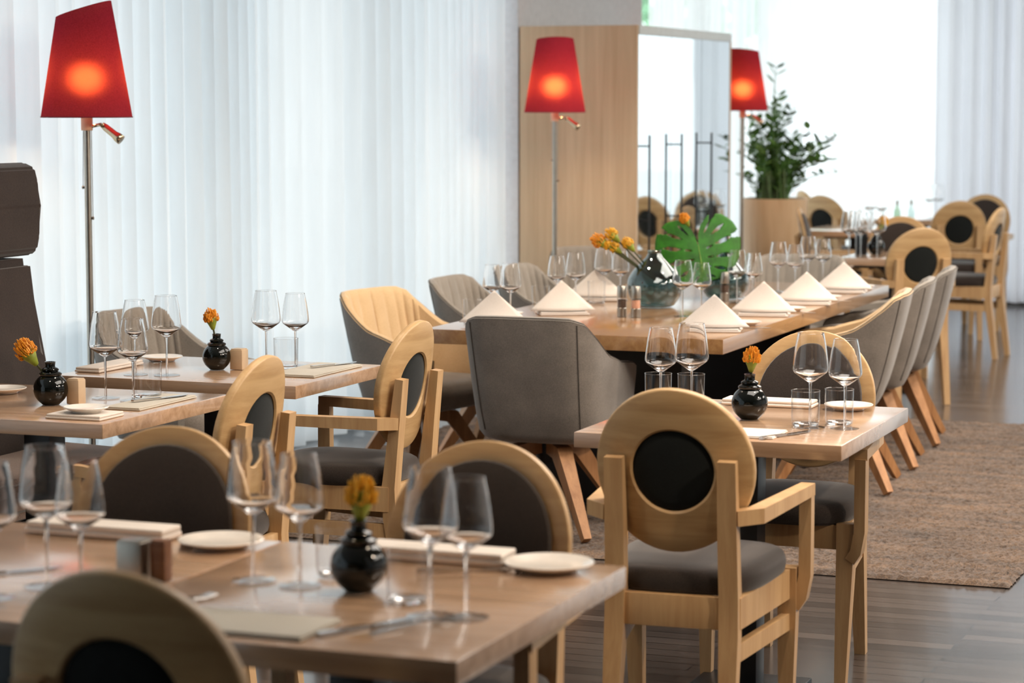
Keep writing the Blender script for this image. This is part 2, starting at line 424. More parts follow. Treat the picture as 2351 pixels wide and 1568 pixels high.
# ---------------------------------------------------------------- rug
def rug():
    rnd = random.Random(4)
    x0, x1, y0, y1 = -4.55, -1.29, 7.93, 12.0
    n, m = int((x1-x0)/0.010), int((y1-y0)/0.014)
    bm = bmesh.new(); g = []
    for j in range(m+1):
        row = []
        for i in range(n+1):
            e = min(i, n-i, j, m-j)
            z = 0.004 if e == 0 else 0.014 + rnd.uniform(-0.005, 0.006)
            row.append(bm.verts.new((x0+(x1-x0)*i/n + rnd.uniform(-.004, .004), y0+(y1-y0)*j/m, z)))
        g.append(row)
    for j in range(m):
        for i in range(n):
            bm.faces.new((g[j][i], g[j][i+1], g[j+1][i+1], g[j+1][i]))
    mt, nt, b = mat('brown_shaggy_pile')
    v = coords(nt, (1, 1, 1)); f = noise(nt, v, 150, 4, 0.8); f2 = noise(nt, coords(nt, (1.2, 5, 1)), 2.2, 4)  # stretched noise paints lit streaks over the pile's own tone
    a = nt.nodes.new('ShaderNodeMath'); a.operation = 'MULTIPLY_ADD'; a.inputs[1].default_value = 0.75
    nt.links.new(f, a.inputs[0]); s = nt.nodes.new('ShaderNodeMath'); s.operation = 'MULTIPLY'; s.inputs[1].default_value = 0.55
    nt.links.new(f2, s.inputs[0]); nt.links.new(s.outputs[0], a.inputs[2])
    nt.links.new(ramp(nt, a.outputs[0], [(0.44, lin((28, 22, 17))), (0.62, lin((84, 64, 48))), (0.88, lin((150, 118, 88)))]), b.inputs['Base Color'])
    b.inputs['Roughness'].default_value = 0.95; b.inputs['Sheen Weight'].default_value = 0.3
    bump(nt, b, f, 0.9, 0.006)
    me = bpy.data.meshes.new('rug'); bm.to_mesh(me); bm.free(); me.materials.append(mt)
    o = bpy.data.objects.new('rug', me); C.objects.link(o)
    tag(o, 'brown shaggy rug spread on the dark plank floor beneath the long table', 'rug')
rug()

# ---------------------------------------------------------------- round-back armchairs
def ring_mesh(a0, b0, a1, b1, th, n=64, curve=0.8, cz=0.0):
    """oval board with an oval hole, rounded edges, slightly curved; lies in xz, y thickness"""
    bm = bmesh.new(); rows = []
    r = th*0.45
    prof = [(a0-r*.0, b0, 0, 0)]
    secs = []
    for (A, B, sgn) in ((a0, b0, 1), (a1, b1, -1)):
        if A <= 0: continue
    def loop(A, B, y):
        return [bm.verts.new((A*math.cos(t), y + curve*(A*math.cos(t))**2, cz+B*math.sin(t))) for t in [2*PI*i/n for i in range(n)]]
    h = th/2; e = 0.005
    def seq():
        yield (a0-e, b0-e, h); yield (a0-e*.3, b0-e*.3, h-e*.7*.5); yield (a0, b0, h-e); yield (a0, b0, -h+e); yield (a0-e*.3, b0-e*.3, -h+e*.35); yield (a0-e, b0-e, -h)
        if a1 > 0:
            for k in (0.5,):
                yield ((a0+a1)/2, (b0+b1)/2, -h)
            yield (a1+e, b1+e, -h); yield (a1, b1, -h+e); yield (a1, b1, h-e); yield (a1+e, b1+e, h); yield ((a0+a1)/2, (b0+b1)/2, h)
        else:
            yield (a0*.5, b0*.5, -h)
    L = [loop(*s) for s in seq()]
    for a, b in zip(L, L[1:] + ([L[0]] if a1 > 0 else [])):
        for i in range(n):
            j = (i+1) % n; bm.faces.new((a[i], a[j], b[j], b[i]))
    return bm
def disc_pad(a, b, y0, y1, n=48, curve=0.8, puff=0.01):
    """oval cushion between y0 (back) and y1 (front)"""
    bm = bmesh.new(); L = []
    def loop(k, y): return [bm.verts.new((a*k*math.cos(2*PI*i/n), y+curve*(a*k*math.cos(2*PI*i/n))**2, b*k*math.sin(2*PI*i/n))) for i in range(n)]
    for k, y in ((1, y0), (1, y1-0.006), (0.985, y1-0.002), (0.95, y1), (0.75, y1+puff*.6), (0.4, y1+puff), (0.1, y1+puff)):
        L.append(loop(k, y))
    for p, q in zip(L, L[1:]):
        for i in range(n): j = (i+1) % n; bm.faces.new((p[i], p[j], q[j], q[i]))
    bm.faces.new(L[-1]); bm.faces.new(L[0][::-1])
    return bm
def seat_mesh(wf, wr, d, z0, z1, yc=0.0):
    bm = bmesh.new(); n = 56
    def sq(t, k=3.4):
        c, s = math.cos(t), math.sin(t)
        return math.copysign(abs(c)**(2/k), c), math.copysign(abs(s)**(2/k), s)
    def loop(k, z):
        r = []
        for i in range(n):
            u, v = sq(2*PI*i/n); w = wr + (wf-wr)*(v*0.5+0.5)
            r.append(bm.verts.new((u*w/2*k, yc+v*d/2*k, z)))
        return r
    H = z1-z0
    L = [loop(0.94, z0), loop(0.985, z0+H*.12), loop(1.0, z0+H*.35), loop(0.995, z0+H*.55), loop(0.965, z0+H*.76), loop(0.90, z0+H*.88), loop(0.7, z0+H*.96), loop(0.35, z1), loop(0.1, z1)]
    for p, q in zip(L, L[1:]):
        for i in range(n): j = (i+1) % n; bm.faces.new((p[i], p[j], q[j], q[i]))
    bm.faces.new(L[0][::-1]); bm.faces.new(L[-1])
    return bm
CHAIRG = 'round-backed wooden armchairs'
def make_armchair(label, loc, rz, front_pad, rear_pad, seatm):
    t = thing('armchair', label, 'chair', loc, rz, CHAIRG)
    lean = R(9); M = Matrix.Translation((0, -0.222, 0.747)) @ Matrix.Rotation(lean, 4, 'X')
    def put(bm): bmesh.ops.transform(bm, matrix=M, verts=bm.verts[:]); return bm
    obj('backrest', put(ring_mesh(0.19, 0.198, 0.098, 0.098, 0.024)), BEECH_H, t)
    obj('back_cushion', put(disc_pad(0.152, 0.160, 0.0125, 0.03)), front_pad, t)
    bm = disc_pad(0.0975, 0.0975, 0.0, 0.006, puff=0.004)
    bmesh.ops.rotate(bm, cent=(0, 0, 0), matrix=Matrix.Rotation(PI, 3, 'Z'), verts=bm.verts[:])
    for v in bm.verts: v.co.y = v.co.y + 2*0.8*v.co.x**2 - 0.0
    obj('rear_panel', put(bm), rear_pad, t)
    for s in (-1, 1):
        bm = bmesh.new()
        bar(bm, [(s*0.135, -0.250, 0.778), (s*0.135, -0.232, 0.62), (s*0.137, -0.214, 0.45), (s*0.138, -0.218, 0.36), (s*0.142, -0.268, 0.0)],
            [0.044, 0.046, 0.046, 0.046, 0.032], [0.026, 0.034, 0.042, 0.042, 0.030], up=Vector((0, 1, 0)), bev=0.004)
        obj('rear_leg', bm, BEECH, t)
        bm = bmesh.new()
        bar(bm, [(s*0.196, 0.17, 0.46), (s*0.196, 0.172, 0.34), (s*0.190, 0.190, 0.0)], [0.046, 0.046, 0.030], [0.042, 0.042, 0.030], up=Vector((0, 1, 0)))
        obj('front_leg', bm, BEECH, t)
        bm = bmesh.new()
        bar(bm, [(s*0.15, -0.235, 0.645), (s*0.195, -0.20, 0.648), (s*0.238, 0.195, 0.652)], 0.036, [0.036, 0.036, 0.030], bev=0.006)
        bar(bm, [(s*0.238, 0.180, 0.64), (s*0.238, 0.18, 0.44), (s*0.228, 0.178, 0.385), (s*0.212, 0.176, 0.36)], 0.030, [0.040, 0.042, 0.044, 0.04], up=Vector((0, 1, 0)), bev=0.005)
        obj('armrest', bm, BEECH, t)
        bm = bmesh.new()
        bar(bm, [(s*0.145, -0.215, 0.318), (s*0.196, 0.17, 0.325)], 0.02, 0.042, bev=0.003)
        obj('stretcher', bm, BEECH, t)
    bm = bmesh.new()
    box(bm, (0, -0.214, 0.415), (0.24, 0.024, 0.078), 0.003); box(bm, (0, 0.17, 0.42), (0.36, 0.024, 0.068), 0.003)
    for s in (-1, 1): bar(bm, [(s*0.15, -0.214, 0.415), (s*0.194, 0.17, 0.42)], 0.024, 0.074, bev=0.003)
    obj('seat_frame', bm, BEECH, t)
    obj('seat_cushion', seat_mesh(0.43, 0.36, 0.44, 0.452, 0.522, 0.005), seatm, t)
    return t
ch = make_armchair('oval-backed wooden armchair seen from behind, near side of the small right table', (-1.662, 5.56, 0), R(3), BROWNFAB, BLACKFAB, BROWNFAB)
D = lambda l, x, y, r: dup(ch, l, (x, y, 0), R(r), CHAIRG)
D('oval-backed wooden armchair in the bottom left corner, its back to the camera', -1.742, 3.185, 1)
D('oval-backed wooden armchair with brown padded front, left one behind the nearest table', -2.376, 4.07, 186)
D('oval-backed wooden armchair with brown padded front, right one behind the nearest table', -1.72, 4.10, 180)
D('oval-backed wooden armchair facing the camera behind the small right table', -1.68, 6.57, 180)
D('tilting oval-backed wooden armchair at the right end of the window table', -3.13, 6.71, 90)
D('oval-backed wooden armchair seen side-on at the right end of the left table', -3.10, 5.62, 92)
# far group
D('oval-backed wooden armchair with its back turned, just beyond the grey chairs at far right', -2.70, 12.86, 38)
D('oval-backed wooden armchair facing left in profile beside the far curtain', -2.83, 15.30, 84)
D('oval-backed wooden armchair seen from behind in the distance, below the far curtain', -3.12, 16.47, 24)
D('oval-backed wooden armchair at the very back right, blue-grey pad towards the camera', -3.07, 17.2, 178)
D('oval-backed wooden armchair behind the small black vase on the distant table', -2.92, 13.65, 180)
D('pale oval-backed wooden armchair seen from behind, right beside the round wooden planter', -4.05, 17.1, -20)
D('shaded wooden armchair at the far left corner, just above the pale one by the planter', -4.28, 17.85, -55)
D('pale wooden armchair seen edge-on in front of the round wooden planter', -3.52, 14.85, -80)

# ---------------------------------------------------------------- grey tub chairs
def make_tub(label, loc, rz, lining):
    t = thing('tub_chair', label, 'chair', loc, rz, 'grey upholstered tub chairs')
    # plan path (half), from back centre round to arm front; right side x>0
    def path(u):          # u 0..1
        pts = [(0, -0.30), (0.10, -0.298), (0.175, -0.285), (0.225, -0.250), (0.255, -0.20), (0.272, -0.12), (0.284, 0.0), (0.292, 0.10), (0.292, 0.18), (0.284, 0.235)]
        f = u*(len(pts)-1); i = min(int(f), len(pts)-2); f -= i
        def P(k): return Vector(pts[max(0, min(len(pts)-1, k))])
        a, b, c, d = P(i-1), P(i), P(i+1), P(i+2)
        return 0.5*((2*b)+(c-a)*f+(2*a-5*b+4*c-d)*f*f+(3*b-a-3*c+d)*f**3)
    def height(u):
        ks = [(0, .835), (.12, .835), (.24, .832), (.34, .815), (.46, .755), (.58, .685), (.70, .648), (.86, .635), (.95, .622), (1, .585)]
        for (a, ha), (b, hb) in zip(ks, ks[1:]):
            if u <= b:
                f = (u-a)/(b-a); return (ha+(hb-ha)*f)*0.965
        return ks[-1][1]*0.965
    N = 30
    us = [-1+2*i/(2*N) for i in range(2*N+1)]
    def ring(f_in, tt, inner):
        pass
    def P(u, v, off):
        au = abs(u); p = path(au); zt = height(au)
        zb = 0.375
        if au > 0.93: zt = zt
        z = zb + (zt-zb)*v
        k = 0.90 + 0.10*min(1, max(0, (z-zb)/0.42))**0.8
        k2 = 1-(1-k)*2.9
        x, y = p.x*k, (p.y-0.10)*k2+0.10
        # offset inward
        q = path(min(1, au+0.01)) - path(max(0, au-0.01)); q.normalize()
        nx, ny = -q.y, q.x     # inward
        x += nx*off; y += ny*off
        return Vector((math.copysign(x, u) if u else x, y, z))
    VS = [0, .15, .3, .45, .6, .75, .9, 1.0]
    TH = 0.034
    bm = bmesh.new(); rows = []
    for u in us:
        row = [bm.verts.new(P(u, v, 0)) for v in VS]
        rows.append(row)
    for a, b in zip(rows, rows[1:]):
        for k in range(len(a)-1): bm.faces.new((a[k], a[k+1], b[k+1], b[k]))
    # underside bowl
    under = []
    for s, z in ((0.93, 0.352), (0.75, 0.338), (0.4, 0.332)):
        under.append([bm.verts.new(((P(u, 0, 0).x)*s, (P(u, 0, 0).y-0.0)*s, z)) for u in us])
    first = [r[0] for r in rows]
    for a, b in zip([first]+under, under):
        for k in range(len(a)-1): bm.faces.new((a[k], a[k+1], b[k+1], b[k]))
        bm.faces.new((a[0], b[0], b[-1], a[-1]))
    bm.faces.new(under[-1])
    # arm front closures
    for r in (rows[0], rows[-1]):
        pass
    obj('shell', bm, GREYFAB, t)
    bm = bmesh.new(); rows = []
    M2 = 220
    for i in range(M2+1):
        u = -1+2*i/M2
        g = 0.0
        if abs(u) < 0.44: g = 0.011*abs(math.sin(u/0.44*PI*4.5))**0.45
        row = [bm.verts.new(P(u, 1.0, -0.002)), bm.verts.new(P(u, 1.0, TH*.25)+Vector((0, 0, .009))), bm.verts.new(P(u, 1.0, TH*.6)+Vector((0, 0, .009)))] if False else []
        for v in [0, .1, .25, .4, .55, .7, .85, .95, 1.0]:
            gg = g if v < 0.97 else 0
            row.append(bm.verts.new(P(u, v, TH + gg*(1 if v < .9 else .6))))
        row.append(bm.verts.new(P(u, 1.0, TH*.65)+Vector((0, 0, .010)))); row.append(bm.verts.new(P(u, 1.0, TH*.2)+Vector((0, 0, .008)))); row.append(bm.verts.new(P(u, 1.0, -.001)))
        rows.append(row)
    for a, b in zip(rows, rows[1:]):
        for k in range(len(a)-1): bm.faces.new((a[k], a[k+1], b[k+1], b[k]))
    # front ends of the arms joined to the outer shell
    for s in (-1, 1):
        vs1 = [bm.verts.new(P(s, v, 0)) for v in (0, .3, .6, 1.0)]
        vs2 = [bm.verts.new(P(s, v, TH)) for v in (0, .3, .6, 1.0)]
        mid = [bm.verts.new((vs1[k].co+vs2[k].co)/2+Vector((0, 0.02, 0.0))) for k in range(4)]
        for k in range(3):
            bm.faces.new((vs1[k], vs1[k+1], mid[k+1], mid[k])); bm.faces.new((mid[k], mid[k+1], vs2[k+1], vs2[k]))
    obj('lining', bm, lining, t)
    for s in (-1, 1):
        bm = bmesh.new()
        tube(bm, [P(s*0.285, v, -0.001) for v in (0.02, .2, .4, .6, .8, .98)], 0.0022, 6)
        obj('seam', bm, SEAMM, t)
    bm = bmesh.new()
    tube(bm, [P(u, 1, 0.004)+Vector((0, 0, 0.004)) for u in us], 0.003, 6)
    obj('piping', bm, SEAMM, t)
    obj('seat_cushion', seat_mesh(0.46, 0.40, 0.40, 0.365, 0.475, 0.05), GREYFAB, t)
    bm = bmesh.new(); lathe(bm, [(0, .25), (.04, .25), (.045, .27), (.045, .34), (.09, .35), (0, .352)], 24)
    obj('swivel_hub', bm, BLACKMET, t)
    for a in (45, 135, 225, 315):
        bm = bmesh.new(); d = Vector((math.cos(R(a)), math.sin(R(a)), 0))
        bar(bm, [d*0.03+Vector((0, 0, .315)), d*0.12+Vector((0, 0, .30)), d*0.33+Vector((0, 0, 0.008))], [0.05, 0.055, 0.03], [0.05, 0.06, 0.03], bev=0.004)
        obj('leg', bm, LEGWOOD, t)
    return t
tub = make_tub('grey tub chair seen from behind at the near end of the long table', (-3.07, 8.36, 0.02), 0, GREYIN)
tan = make_tub('tub chair with quilted lining tinted as warmly lit, left of the long table near its corner', (-3.865, 9.04, 0.02), R(-102), LITIN)
TG = 'grey upholstered tub chairs'
dup(tub, 'grey tub chair mostly hidden by the wine glasses behind the window table', (-4.42, 8.00, 0.0), R(-100), TG)
dup(tub, 'grey tub chair with quilted lining on the window side, second along the long table', (-3.83, 9.86, 0.02), R(-90), TG)
dup(tub, 'grey tub chair on the window side of the long table, third from the near end', (-3.84, 10.68, 0.02), R(-92), TG)
dup(tub, 'grey tub chair in front of the wooden cabinet below the second floor lamp', (-4.10, 12.0, 0.02), R(-148), TG)
dup(tub, 'grey tub chair across the far end of the long table facing the camera', (-3.02, 11.70, 0.02), R(180), TG)
for src, x, y, l in ((tan, -2.31, 9.76, 'tub chair on the right of the long table, nearest of the three, tinted as warmly lit inside'),
                (tub, -2.35, 10.46, 'grey-brown tub chair on the right of the long table, middle of the three'), (tub, -2.40, 11.21, 'grey-brown tub chair on the right of the long table, furthest of the three')):
    dup(src, l, (x, y, 0.02), R(98), TG)

# ---------------------------------------------------------------- tables
def make_table(label, x0, x1, y0, y1, mt, th=0.04, ped=True, H=0.75, col=0.085):
    cx, cyy = (x0+x1)/2, (y0+y1)/2
    t = thing('dining_table', label, 'table', (cx, cyy, 0))
    obj('tabletop', bx((0, 0, H-th/2), (x1-x0, y1-y0, th), 0.003), mt, t)
    if ped:
        bm = bmesh.new(); box(bm, (0, 0, (H-th)/2), (col, col, H-th-0.02), 0.004)
        obj('column', bm, BLACKMET, t)
        obj('base_plate', bx((0, 0, 0.011), (0.30, 0.30, 0.02), 0.004), BLACKMET, t)
        obj('top_bracket', bx((0, 0, H-th-0.012), (0.38, 0.38, 0.02), 0.003), BLACKMET, t)
    return t
make_table('square oak table in the foreground, right one of the nearest pair', -2.079, -1.38, 3.355, 4.175, OAKTOP)
make_table('square oak table in the foreground, left one running out of the picture', -2.785, -2.083, 3.355, 4.175, OAKTOP)
make_table('small oak table at right laid for two between two oval-backed chairs', -2.08, -1.373, 5.855, 6.66, OAKTOP)
make_table('oak table in front of the booth at left edge with black round vase', -4.10, -3.295, 5.545, 6.26, OAKTOP)
make_table('oak table by the white curtain, second from the left edge', -4.04, -3.20, 6.51, 7.15, OAKTOP)
bt = make_table('long oak table set with white napkin cones and a monstera leaf', -3.57, -2.40, 8.36, 11.15, OAKBIG, th=0.055, ped=False)
for (y) in (-0.95, 0.95):
    bm = bmesh.new()
    box(bm, (0, y, 0.355), (0.62, 0.10, 0.62), 0.005); box(bm, (0, y, 0.04), (0.78, 0.14, 0.03), 0.005)
    obj('leg_panel', bm, BLACKMET, bt)
make_table('distant oak table with small black vase beyond the long table', -3.52, -2.82, 12.62, 13.05, OAKTOP) if False else None
make_table('distant oak table with black vase and menu stand beyond the long table', -3.09, -2.60, 13.02, 13.68, OAKTOP)
make_table('furthest oak table with bottles and glasses near the back window', -4.0, -3.38, 15.75, 16.5, OAKTOP)
make_table('small table at the very back below the far window', -3.98, -3.42, 17.45, 18.05, OAKTOP)

# ---------------------------------------------------------------- glasses
def make_wine(label, loc, H, rmax, rrim, group):
    t = thing('wine_glass', label, 'wine glass', loc, 0, group)
    bh = 0.52*H; z0 = H-bh
    prof = [(0.004, z0), (0.010, z0+0.003), (rmax*0.62, z0+bh*0.125), (rmax*0.90, z0+bh*0.20), (rmax*0.985, z0+bh*0.25), (rmax, z0+bh*0.30), (rmax*0.985, z0+bh*0.36),
            (rmax*0.95, z0+bh*0.48), (rmax*.5+rrim*.5, z0+bh*0.74), (rrim, H)]
    inner = [(max(0.0, r-0.0011), z+0.0015*(1 if k < 3 else 0)) for k, (r, z) in enumerate(prof)]
    inner[0] = (0, z0+0.009); inner[1] = (rmax*.30, z0+0.0115); inner[2] = (rmax*.60, z0+bh*.15)
    bm = bmesh.new(); lathe(bm, [(0, z0-.0005)] + prof + inner[::-1], 40)
    obj('bowl', bm, STEM, t)
    bm = bmesh.new(); rr = []
    for k in range(25):
        a = 2*PI*k/24; rr.append((rrim*math.cos(a), rrim*math.sin(a), H))
    tube(bm, rr, 0.0009, 5, cap=False); obj('rim', bm, GLASS, t)
    bm = bmesh.new()
    lathe(bm, [(0, 0.004), (0.0038, 0.006), (0.0034, 0.02), (0.0030, z0*0.5), (0.0034, z0*0.88), (0.0042, z0-.001), (0.0, z0-.0008)], 16)
    obj('stem', bm, STEM, t)
    bm = bmesh.new(); lathe(bm, [(0, 0.0008), (rmax*0.86, 0.0008), (rmax*0.87, 0.002), (rmax*0.5, 0.0035), (0.005, 0.0065), (0, 0.007)], 32)
    obj('foot', bm, GLASS, t)
    return t
def make_tumbler(label, loc, H=0.095, r=0.037, group=None):
    t = thing('water_tumbler', label, 'glass', loc, 0, group)
    bm = bmesh.new(); lathe(bm, [(0, .002), (r*.9, .002), (r*.96, .006), (r, .02), (r*1.03, H)], 32)
    obj('glass_wall', bm, GLASS, t)
    bm = bmesh.new(); lathe(bm, [(0, .0025), (r*.88, .0025), (r*.93, .006), (r*.93, .0085), (r*.8, .011), (0, .009)], 32)
    obj('thick_base', bm, STEM, t)
    bm = bmesh.new(); tube(bm, [(r*1.03*math.cos(2*PI*k/24), r*1.03*math.sin(2*PI*k/24), H) for k in range(25)], 0.0009, 5, cap=False)
    obj('rim', bm, GLASS, t)
    return t
Z = 0.7508
big = make_wine('large wine glass on the small right table, right of the black vase', (-1.527, 6.148, Z), 0.25, 0.047, 0.034, 'wine glasses on the small tables')
sml = make_wine('smaller wine glass nearest the right edge of the small right table', (-1.437, 6.159, Z), 0.235, 0.044, 0.031, 'wine glasses on the small tables')
def WG(which, l, x, y, s=None, g='wine glasses on the small tables', z=Z): dup(which, l, (x, y, z), 0, g, s)
WG(big, 'large wine glass at left on the nearest table, taller one above the silver knife', -2.268, 3.62)
WG(sml, 'small wine glass at left on the nearest table, beside the folded napkin', -2.175, 3.58)
WG(big, 'wine glass on the nearest table left of centre, in front of the cream plate', -1.955, 3.80)
WG(sml, 'wine glass on the nearest table just left of the black vase, beside the tumbler', -1.858, 3.79)
WG(big, 'taller wine glass on the nearest table just right of the black vase', -1.541, 3.633)
WG(sml, 'shorter wine glass on the nearest table, last one towards its right edge', -1.482, 3.645)
WG(sml, 'wine glass at the left picture edge standing on the nearest table', -2.302, 3.50)
WG(big, 'wine glass on the small right table, in front of the long table corner', -1.897, 6.30)
WG(sml, 'wine glass on the small right table, furthest left of its four', -1.985, 6.30)
WG(big, 'left wine glass of the pair against the curtain on the window table', -3.501, 6.912)
WG(sml, 'right wine glass of the pair against the curtain on the window table', -3.450, 7.02)
WG(big, 'large wine glass on the window table left of the orange flower', -3.70, 6.62)
WG(sml, 'wine glass on the window table behind the tumbler, nearest its left side', -3.80, 6.60)
WG(big, 'large wine glass on the left table beside the booth, leftmost of its pair', -3.577, 6.04)
WG(sml, 'small wine glass on the left table beside the booth, next to the tumbler', -3.475, 6.02)
GG = 'wine glasses on the long table'
for i, (xa, ya, xb, yb, w) in enumerate([(-2.807, 9.194, -2.752, 9.269, 'behind the nearest napkin cone on the right'), (-2.783, 9.903, -2.723, 9.942, 'behind the second napkin cone on the right'),
                                  (-2.777, 10.56, -2.711, 10.61, 'in front of the round planter, behind the third napkin cone'), (-2.76, 11.04, -2.70, 11.09, 'behind the furthest napkin cone, at the far corner of the long table')]):
    WG(big, 'taller wine glass ' + w, xa, ya, 0.9, GG); WG(sml, 'shorter wine glass ' + w, xb, yb, 0.9, GG)
for i, (xa, ya, xb, yb, w) in enumerate([(-3.381, 8.778, -3.49, 8.86, 'beside the nearest left napkin on the long table'), (-3.368, 9.50, -3.44, 9.47, 'beside the second left napkin on the long table'),
                                  (-3.366, 9.86, -3.298, 9.88, 'left of the green glass bottle vase'), ]):
    WG(big, 'taller wine glass ' + w, xa, ya, 0.9, GG); WG(sml, 'shorter wine glass ' + w, xb, yb, 0.9, GG)
FG = 'glasses on the distant tables'
for (x, y, l) in [(-3.05, 13.12, 'wine glass at the near left corner of the distant table'), (-2.98, 13.10, 'wine glass at the near edge of the distant table, second from its corner'), (-3.04, 13.24, 'wine glass on the distant table just in front of the menu stand'),
                  (-2.90, 13.16, 'wine glass on the distant table nearest the round-backed chair'), (-3.05, 13.50, 'wine glass on the distant table behind the menu stand'),
                  (-3.60, 16.1, 'wine glass on the furthest table, left against the bright window'), (-3.50, 16.0, 'wine glass on the furthest table beside the two bottles'),
                  (-3.50, 17.62, 'left wine glass of the pair in front of the far grey curtain'), (-3.45, 17.7, 'right wine glass of the pair in front of the far grey curtain')]:
    WG(big, l, x, y, None, FG)
tm = make_tumbler('water tumbler on the small right table below the large wine glass', (-1.545, 6.171, Z), group='water tumblers')
def TB(l, x, y, s=None): dup(tm, l, (x, y, Z), 0, 'water tumblers', s)
TB('second tumbler on the small right table, between the two wine glasses', -1.470, 6.235)
TB('tumbler on the nearest table behind the two middle wine glasses', -1.84, 3.90, 0.95)
TB('tumbler on the nearest table just right of the black vase', -1.625, 3.73, 0.95)
TB('tumbler on the small right table below the wine glass nearest the long table corner', -1.94, 6.44)
TB('leftmost tumbler on the small right table, by its back edge', -2.03, 6.42)
TB('tumbler against the curtain at the right end of the window table', -3.44, 6.93, 1.03)
TB('tumbler on the left table beside two wine glasses, in front of the window table', -3.47, 6.093, 1.1)
TB('ribbed tumbler at the near left corner of the long table', -3.47, 8.60)
TB('tumbler on the long table beside the second left napkin', -3.46, 9.33)
TB('tumbler on the long table beside the third left napkin', -3.33, 9.66)
TB('tumbler on the long table behind the second right napkin cone', -2.80, 10.08)

# ---------------------------------------------------------------- vases and flowers
def make_vase(label, loc, s=1.0):
    t = thing('round_vase', label, 'vase', loc, 0, 'round black vases with collars'); t.scale = (s,)*3
    prof = [(0, .0005), (.024, .0005), (.026, .003)]
    R0, zc = .049, .044
    for k in range(1, 12):
        a = -PI/2+.60+(PI/2-.60+.88)*k/11
        prof.append((R0*math.cos(a), zc+R0*math.sin(a)*.96))
    prof += [(.029, .0815), (.0315, .085), (.0315, .089), (.027, .0925), (.021, .0945), (.0235, .097), (.0235, .101), (.020, .104), (.0145, .106), (.0135, .110), (.0145, .120), (.0155, .122), (.0125, .122), (.011, .116), (.011, .09), (0, .088)]
    bm = bmesh.new(); lathe(bm, prof, 40); obj('body', bm, CERAMIC, t)
    return t
def protea(label, base, top, r=0.028, mt=SAFFRON, seed=0, group='orange pincushion flowers', green=True, nn=150):
    """pincushion bloom: stem from base to top, many curved styles radiating"""
    rnd = random.Random(seed); base = Vector(base); top = Vector(top); d = (top-base)
    t = thing('protea_flower', label, 'flower', base, 0, group)
    bm = bmesh.new(); tube(bm, [(0, 0, 0), d*0.5+Vector((0.002, 0, 0)), d], 0.0032, 7); obj('stem', bm, STEMG, t)
    ax = d.normalized(); q = Vector((0, 0, 1)).rotation_difference(ax)
    bm = bmesh.new()
    for i in range(nn):
        h = rnd.uniform(-0.35, 1); a = rnd.uniform(0, 2*PI); rr = math.sqrt(max(0, 1-h*h))
        v = Vector((rr*math.cos(a), rr*math.sin(a), h))
        p0 = Vector((v.x*.35, v.y*.35, .2+h*.3))*r; p2 = Vector((v.x*.86, v.y*.86, .65+h*1.1))*r*rnd.uniform(.9, 1.08); p1 = (p0+p2)/2+Vector((v.x, v.y, -.1))*r*.25
        tube(bm, [d+q@p for p in (p0, p1, p2)], [.0016, .0014, .0019], 4)
    obj('petals', bm, mt, t)
    bm = bmesh.new()
    lathe(bm, [(0, -r*.95), (r*.22, -r*.8), (r*.42, -r*.3), (r*.62, r*.15), (r*.60, r*.5), (r*.4, r*.85), (0, r)], 14, m=Matrix.Translation(d) @ q.to_matrix().to_4x4())
    obj('flower_heart', bm, GREENB, t)
    return t
va = make_vase('black round vase with orange flower on the small right table', (-1.722, 6.262, Z))
for l, x, y, s in (('black round vase with yellow flower standing on the nearest table', -1.744, 3.79, 1.02), ('black round vase with orange flower on the window table', -3.636, 6.83, 0.94),
                ('black round vase with drooping orange flower on the left table by the booth', -3.648, 5.86, 1.0), ('small black round vase on the distant table', -2.955, 13.38, 1.0)):
    dup(va, l, (x, y, Z), 0.4, None, s)
def fl(l, v, dx, dz, r, seed, z0=.06, mt=SAFFRON):
    # dx leans to the right of the view
    protea(l, (v[0], v[1], Z+z0), (v[0]+dx*.93, v[1]+dx*.36, Z+dz), r, mt, seed)
fl('orange pincushion flower in the black vase on the small right table', (-1.722, 6.262), .004, .150, .027, 1)
fl('blurred yellow pincushion flower in the black vase on the nearest table', (-1.744, 3.79), .004, .148, .032, 2, mt=SAFFY)
fl('orange pincushion flower in the black vase on the window table', (-3.636, 6.83), -.014, .150, .027, 3)
fl('orange pincushion flower drooping left out of the vase by the booth', (-3.648, 5.86), -.055, .135, .034, 4)
fl('orange pincushion flower in the small black vase on the distant table', (-2.955, 13.38), .03, .165, .033, 5, mt=SAFFY)

# big smoked vase, leaf and flowers on the long table
def smoked(label, loc, prof):
    t = thing('glass_vase', label, 'vase', loc)
    bm = bmesh.new(); lathe(bm, prof, 44); obj('body', bm, SMOKE, t)
    return t
gp = [(0, .004), (.075, .004), (.085, .01), (.108, .045), (.116, .08), (.112, .115), (.092, .15), (.060, .185), (.036, .208), (.027, .225), (.030, .236), (.027, .234), (.023, .224), (.032, .206), (.056, .183), (.088, .148), (.107, .113), (.111, .08), (.104, .047), (.08, .014), (0, .012)]
smoked('large smoked green glass vase on the long table with yellow flowers', (-3.055, 9.60, Z), gp)
smoked('darker green glass vase on the long table holding the monstera leaf', (-2.90, 10.12, Z), [(r*.92, z*.86) for r, z in gp])
VX, VY = -3.055, 9.60
yl = [(1385, -.215, .275, .034), (1410, -.165, .30, .030), (1412, -.155, .25, .026), (1440, -.10, .262, .028), (1395, -.185, .262, .024)]
for i, (_, dx, dz, r) in enumerate(yl):
    w = ['leftmost and most orange of the bunch', 'topmost of the bunch', 'lowest round bud of the bunch', 'closest to its neck', 'small one in the middle of the bunch'][i]
    protea('yellow flower in the smoked glass vase, ' + w, (VX+.02, VY, Z+.10), (VX+dx*.93, VY+dx*.36, Z+dz-.012), r, SAFFRON if i == 0 else SAFFY, 20+i, 'yellow flowers in the smoked vase', nn=110)
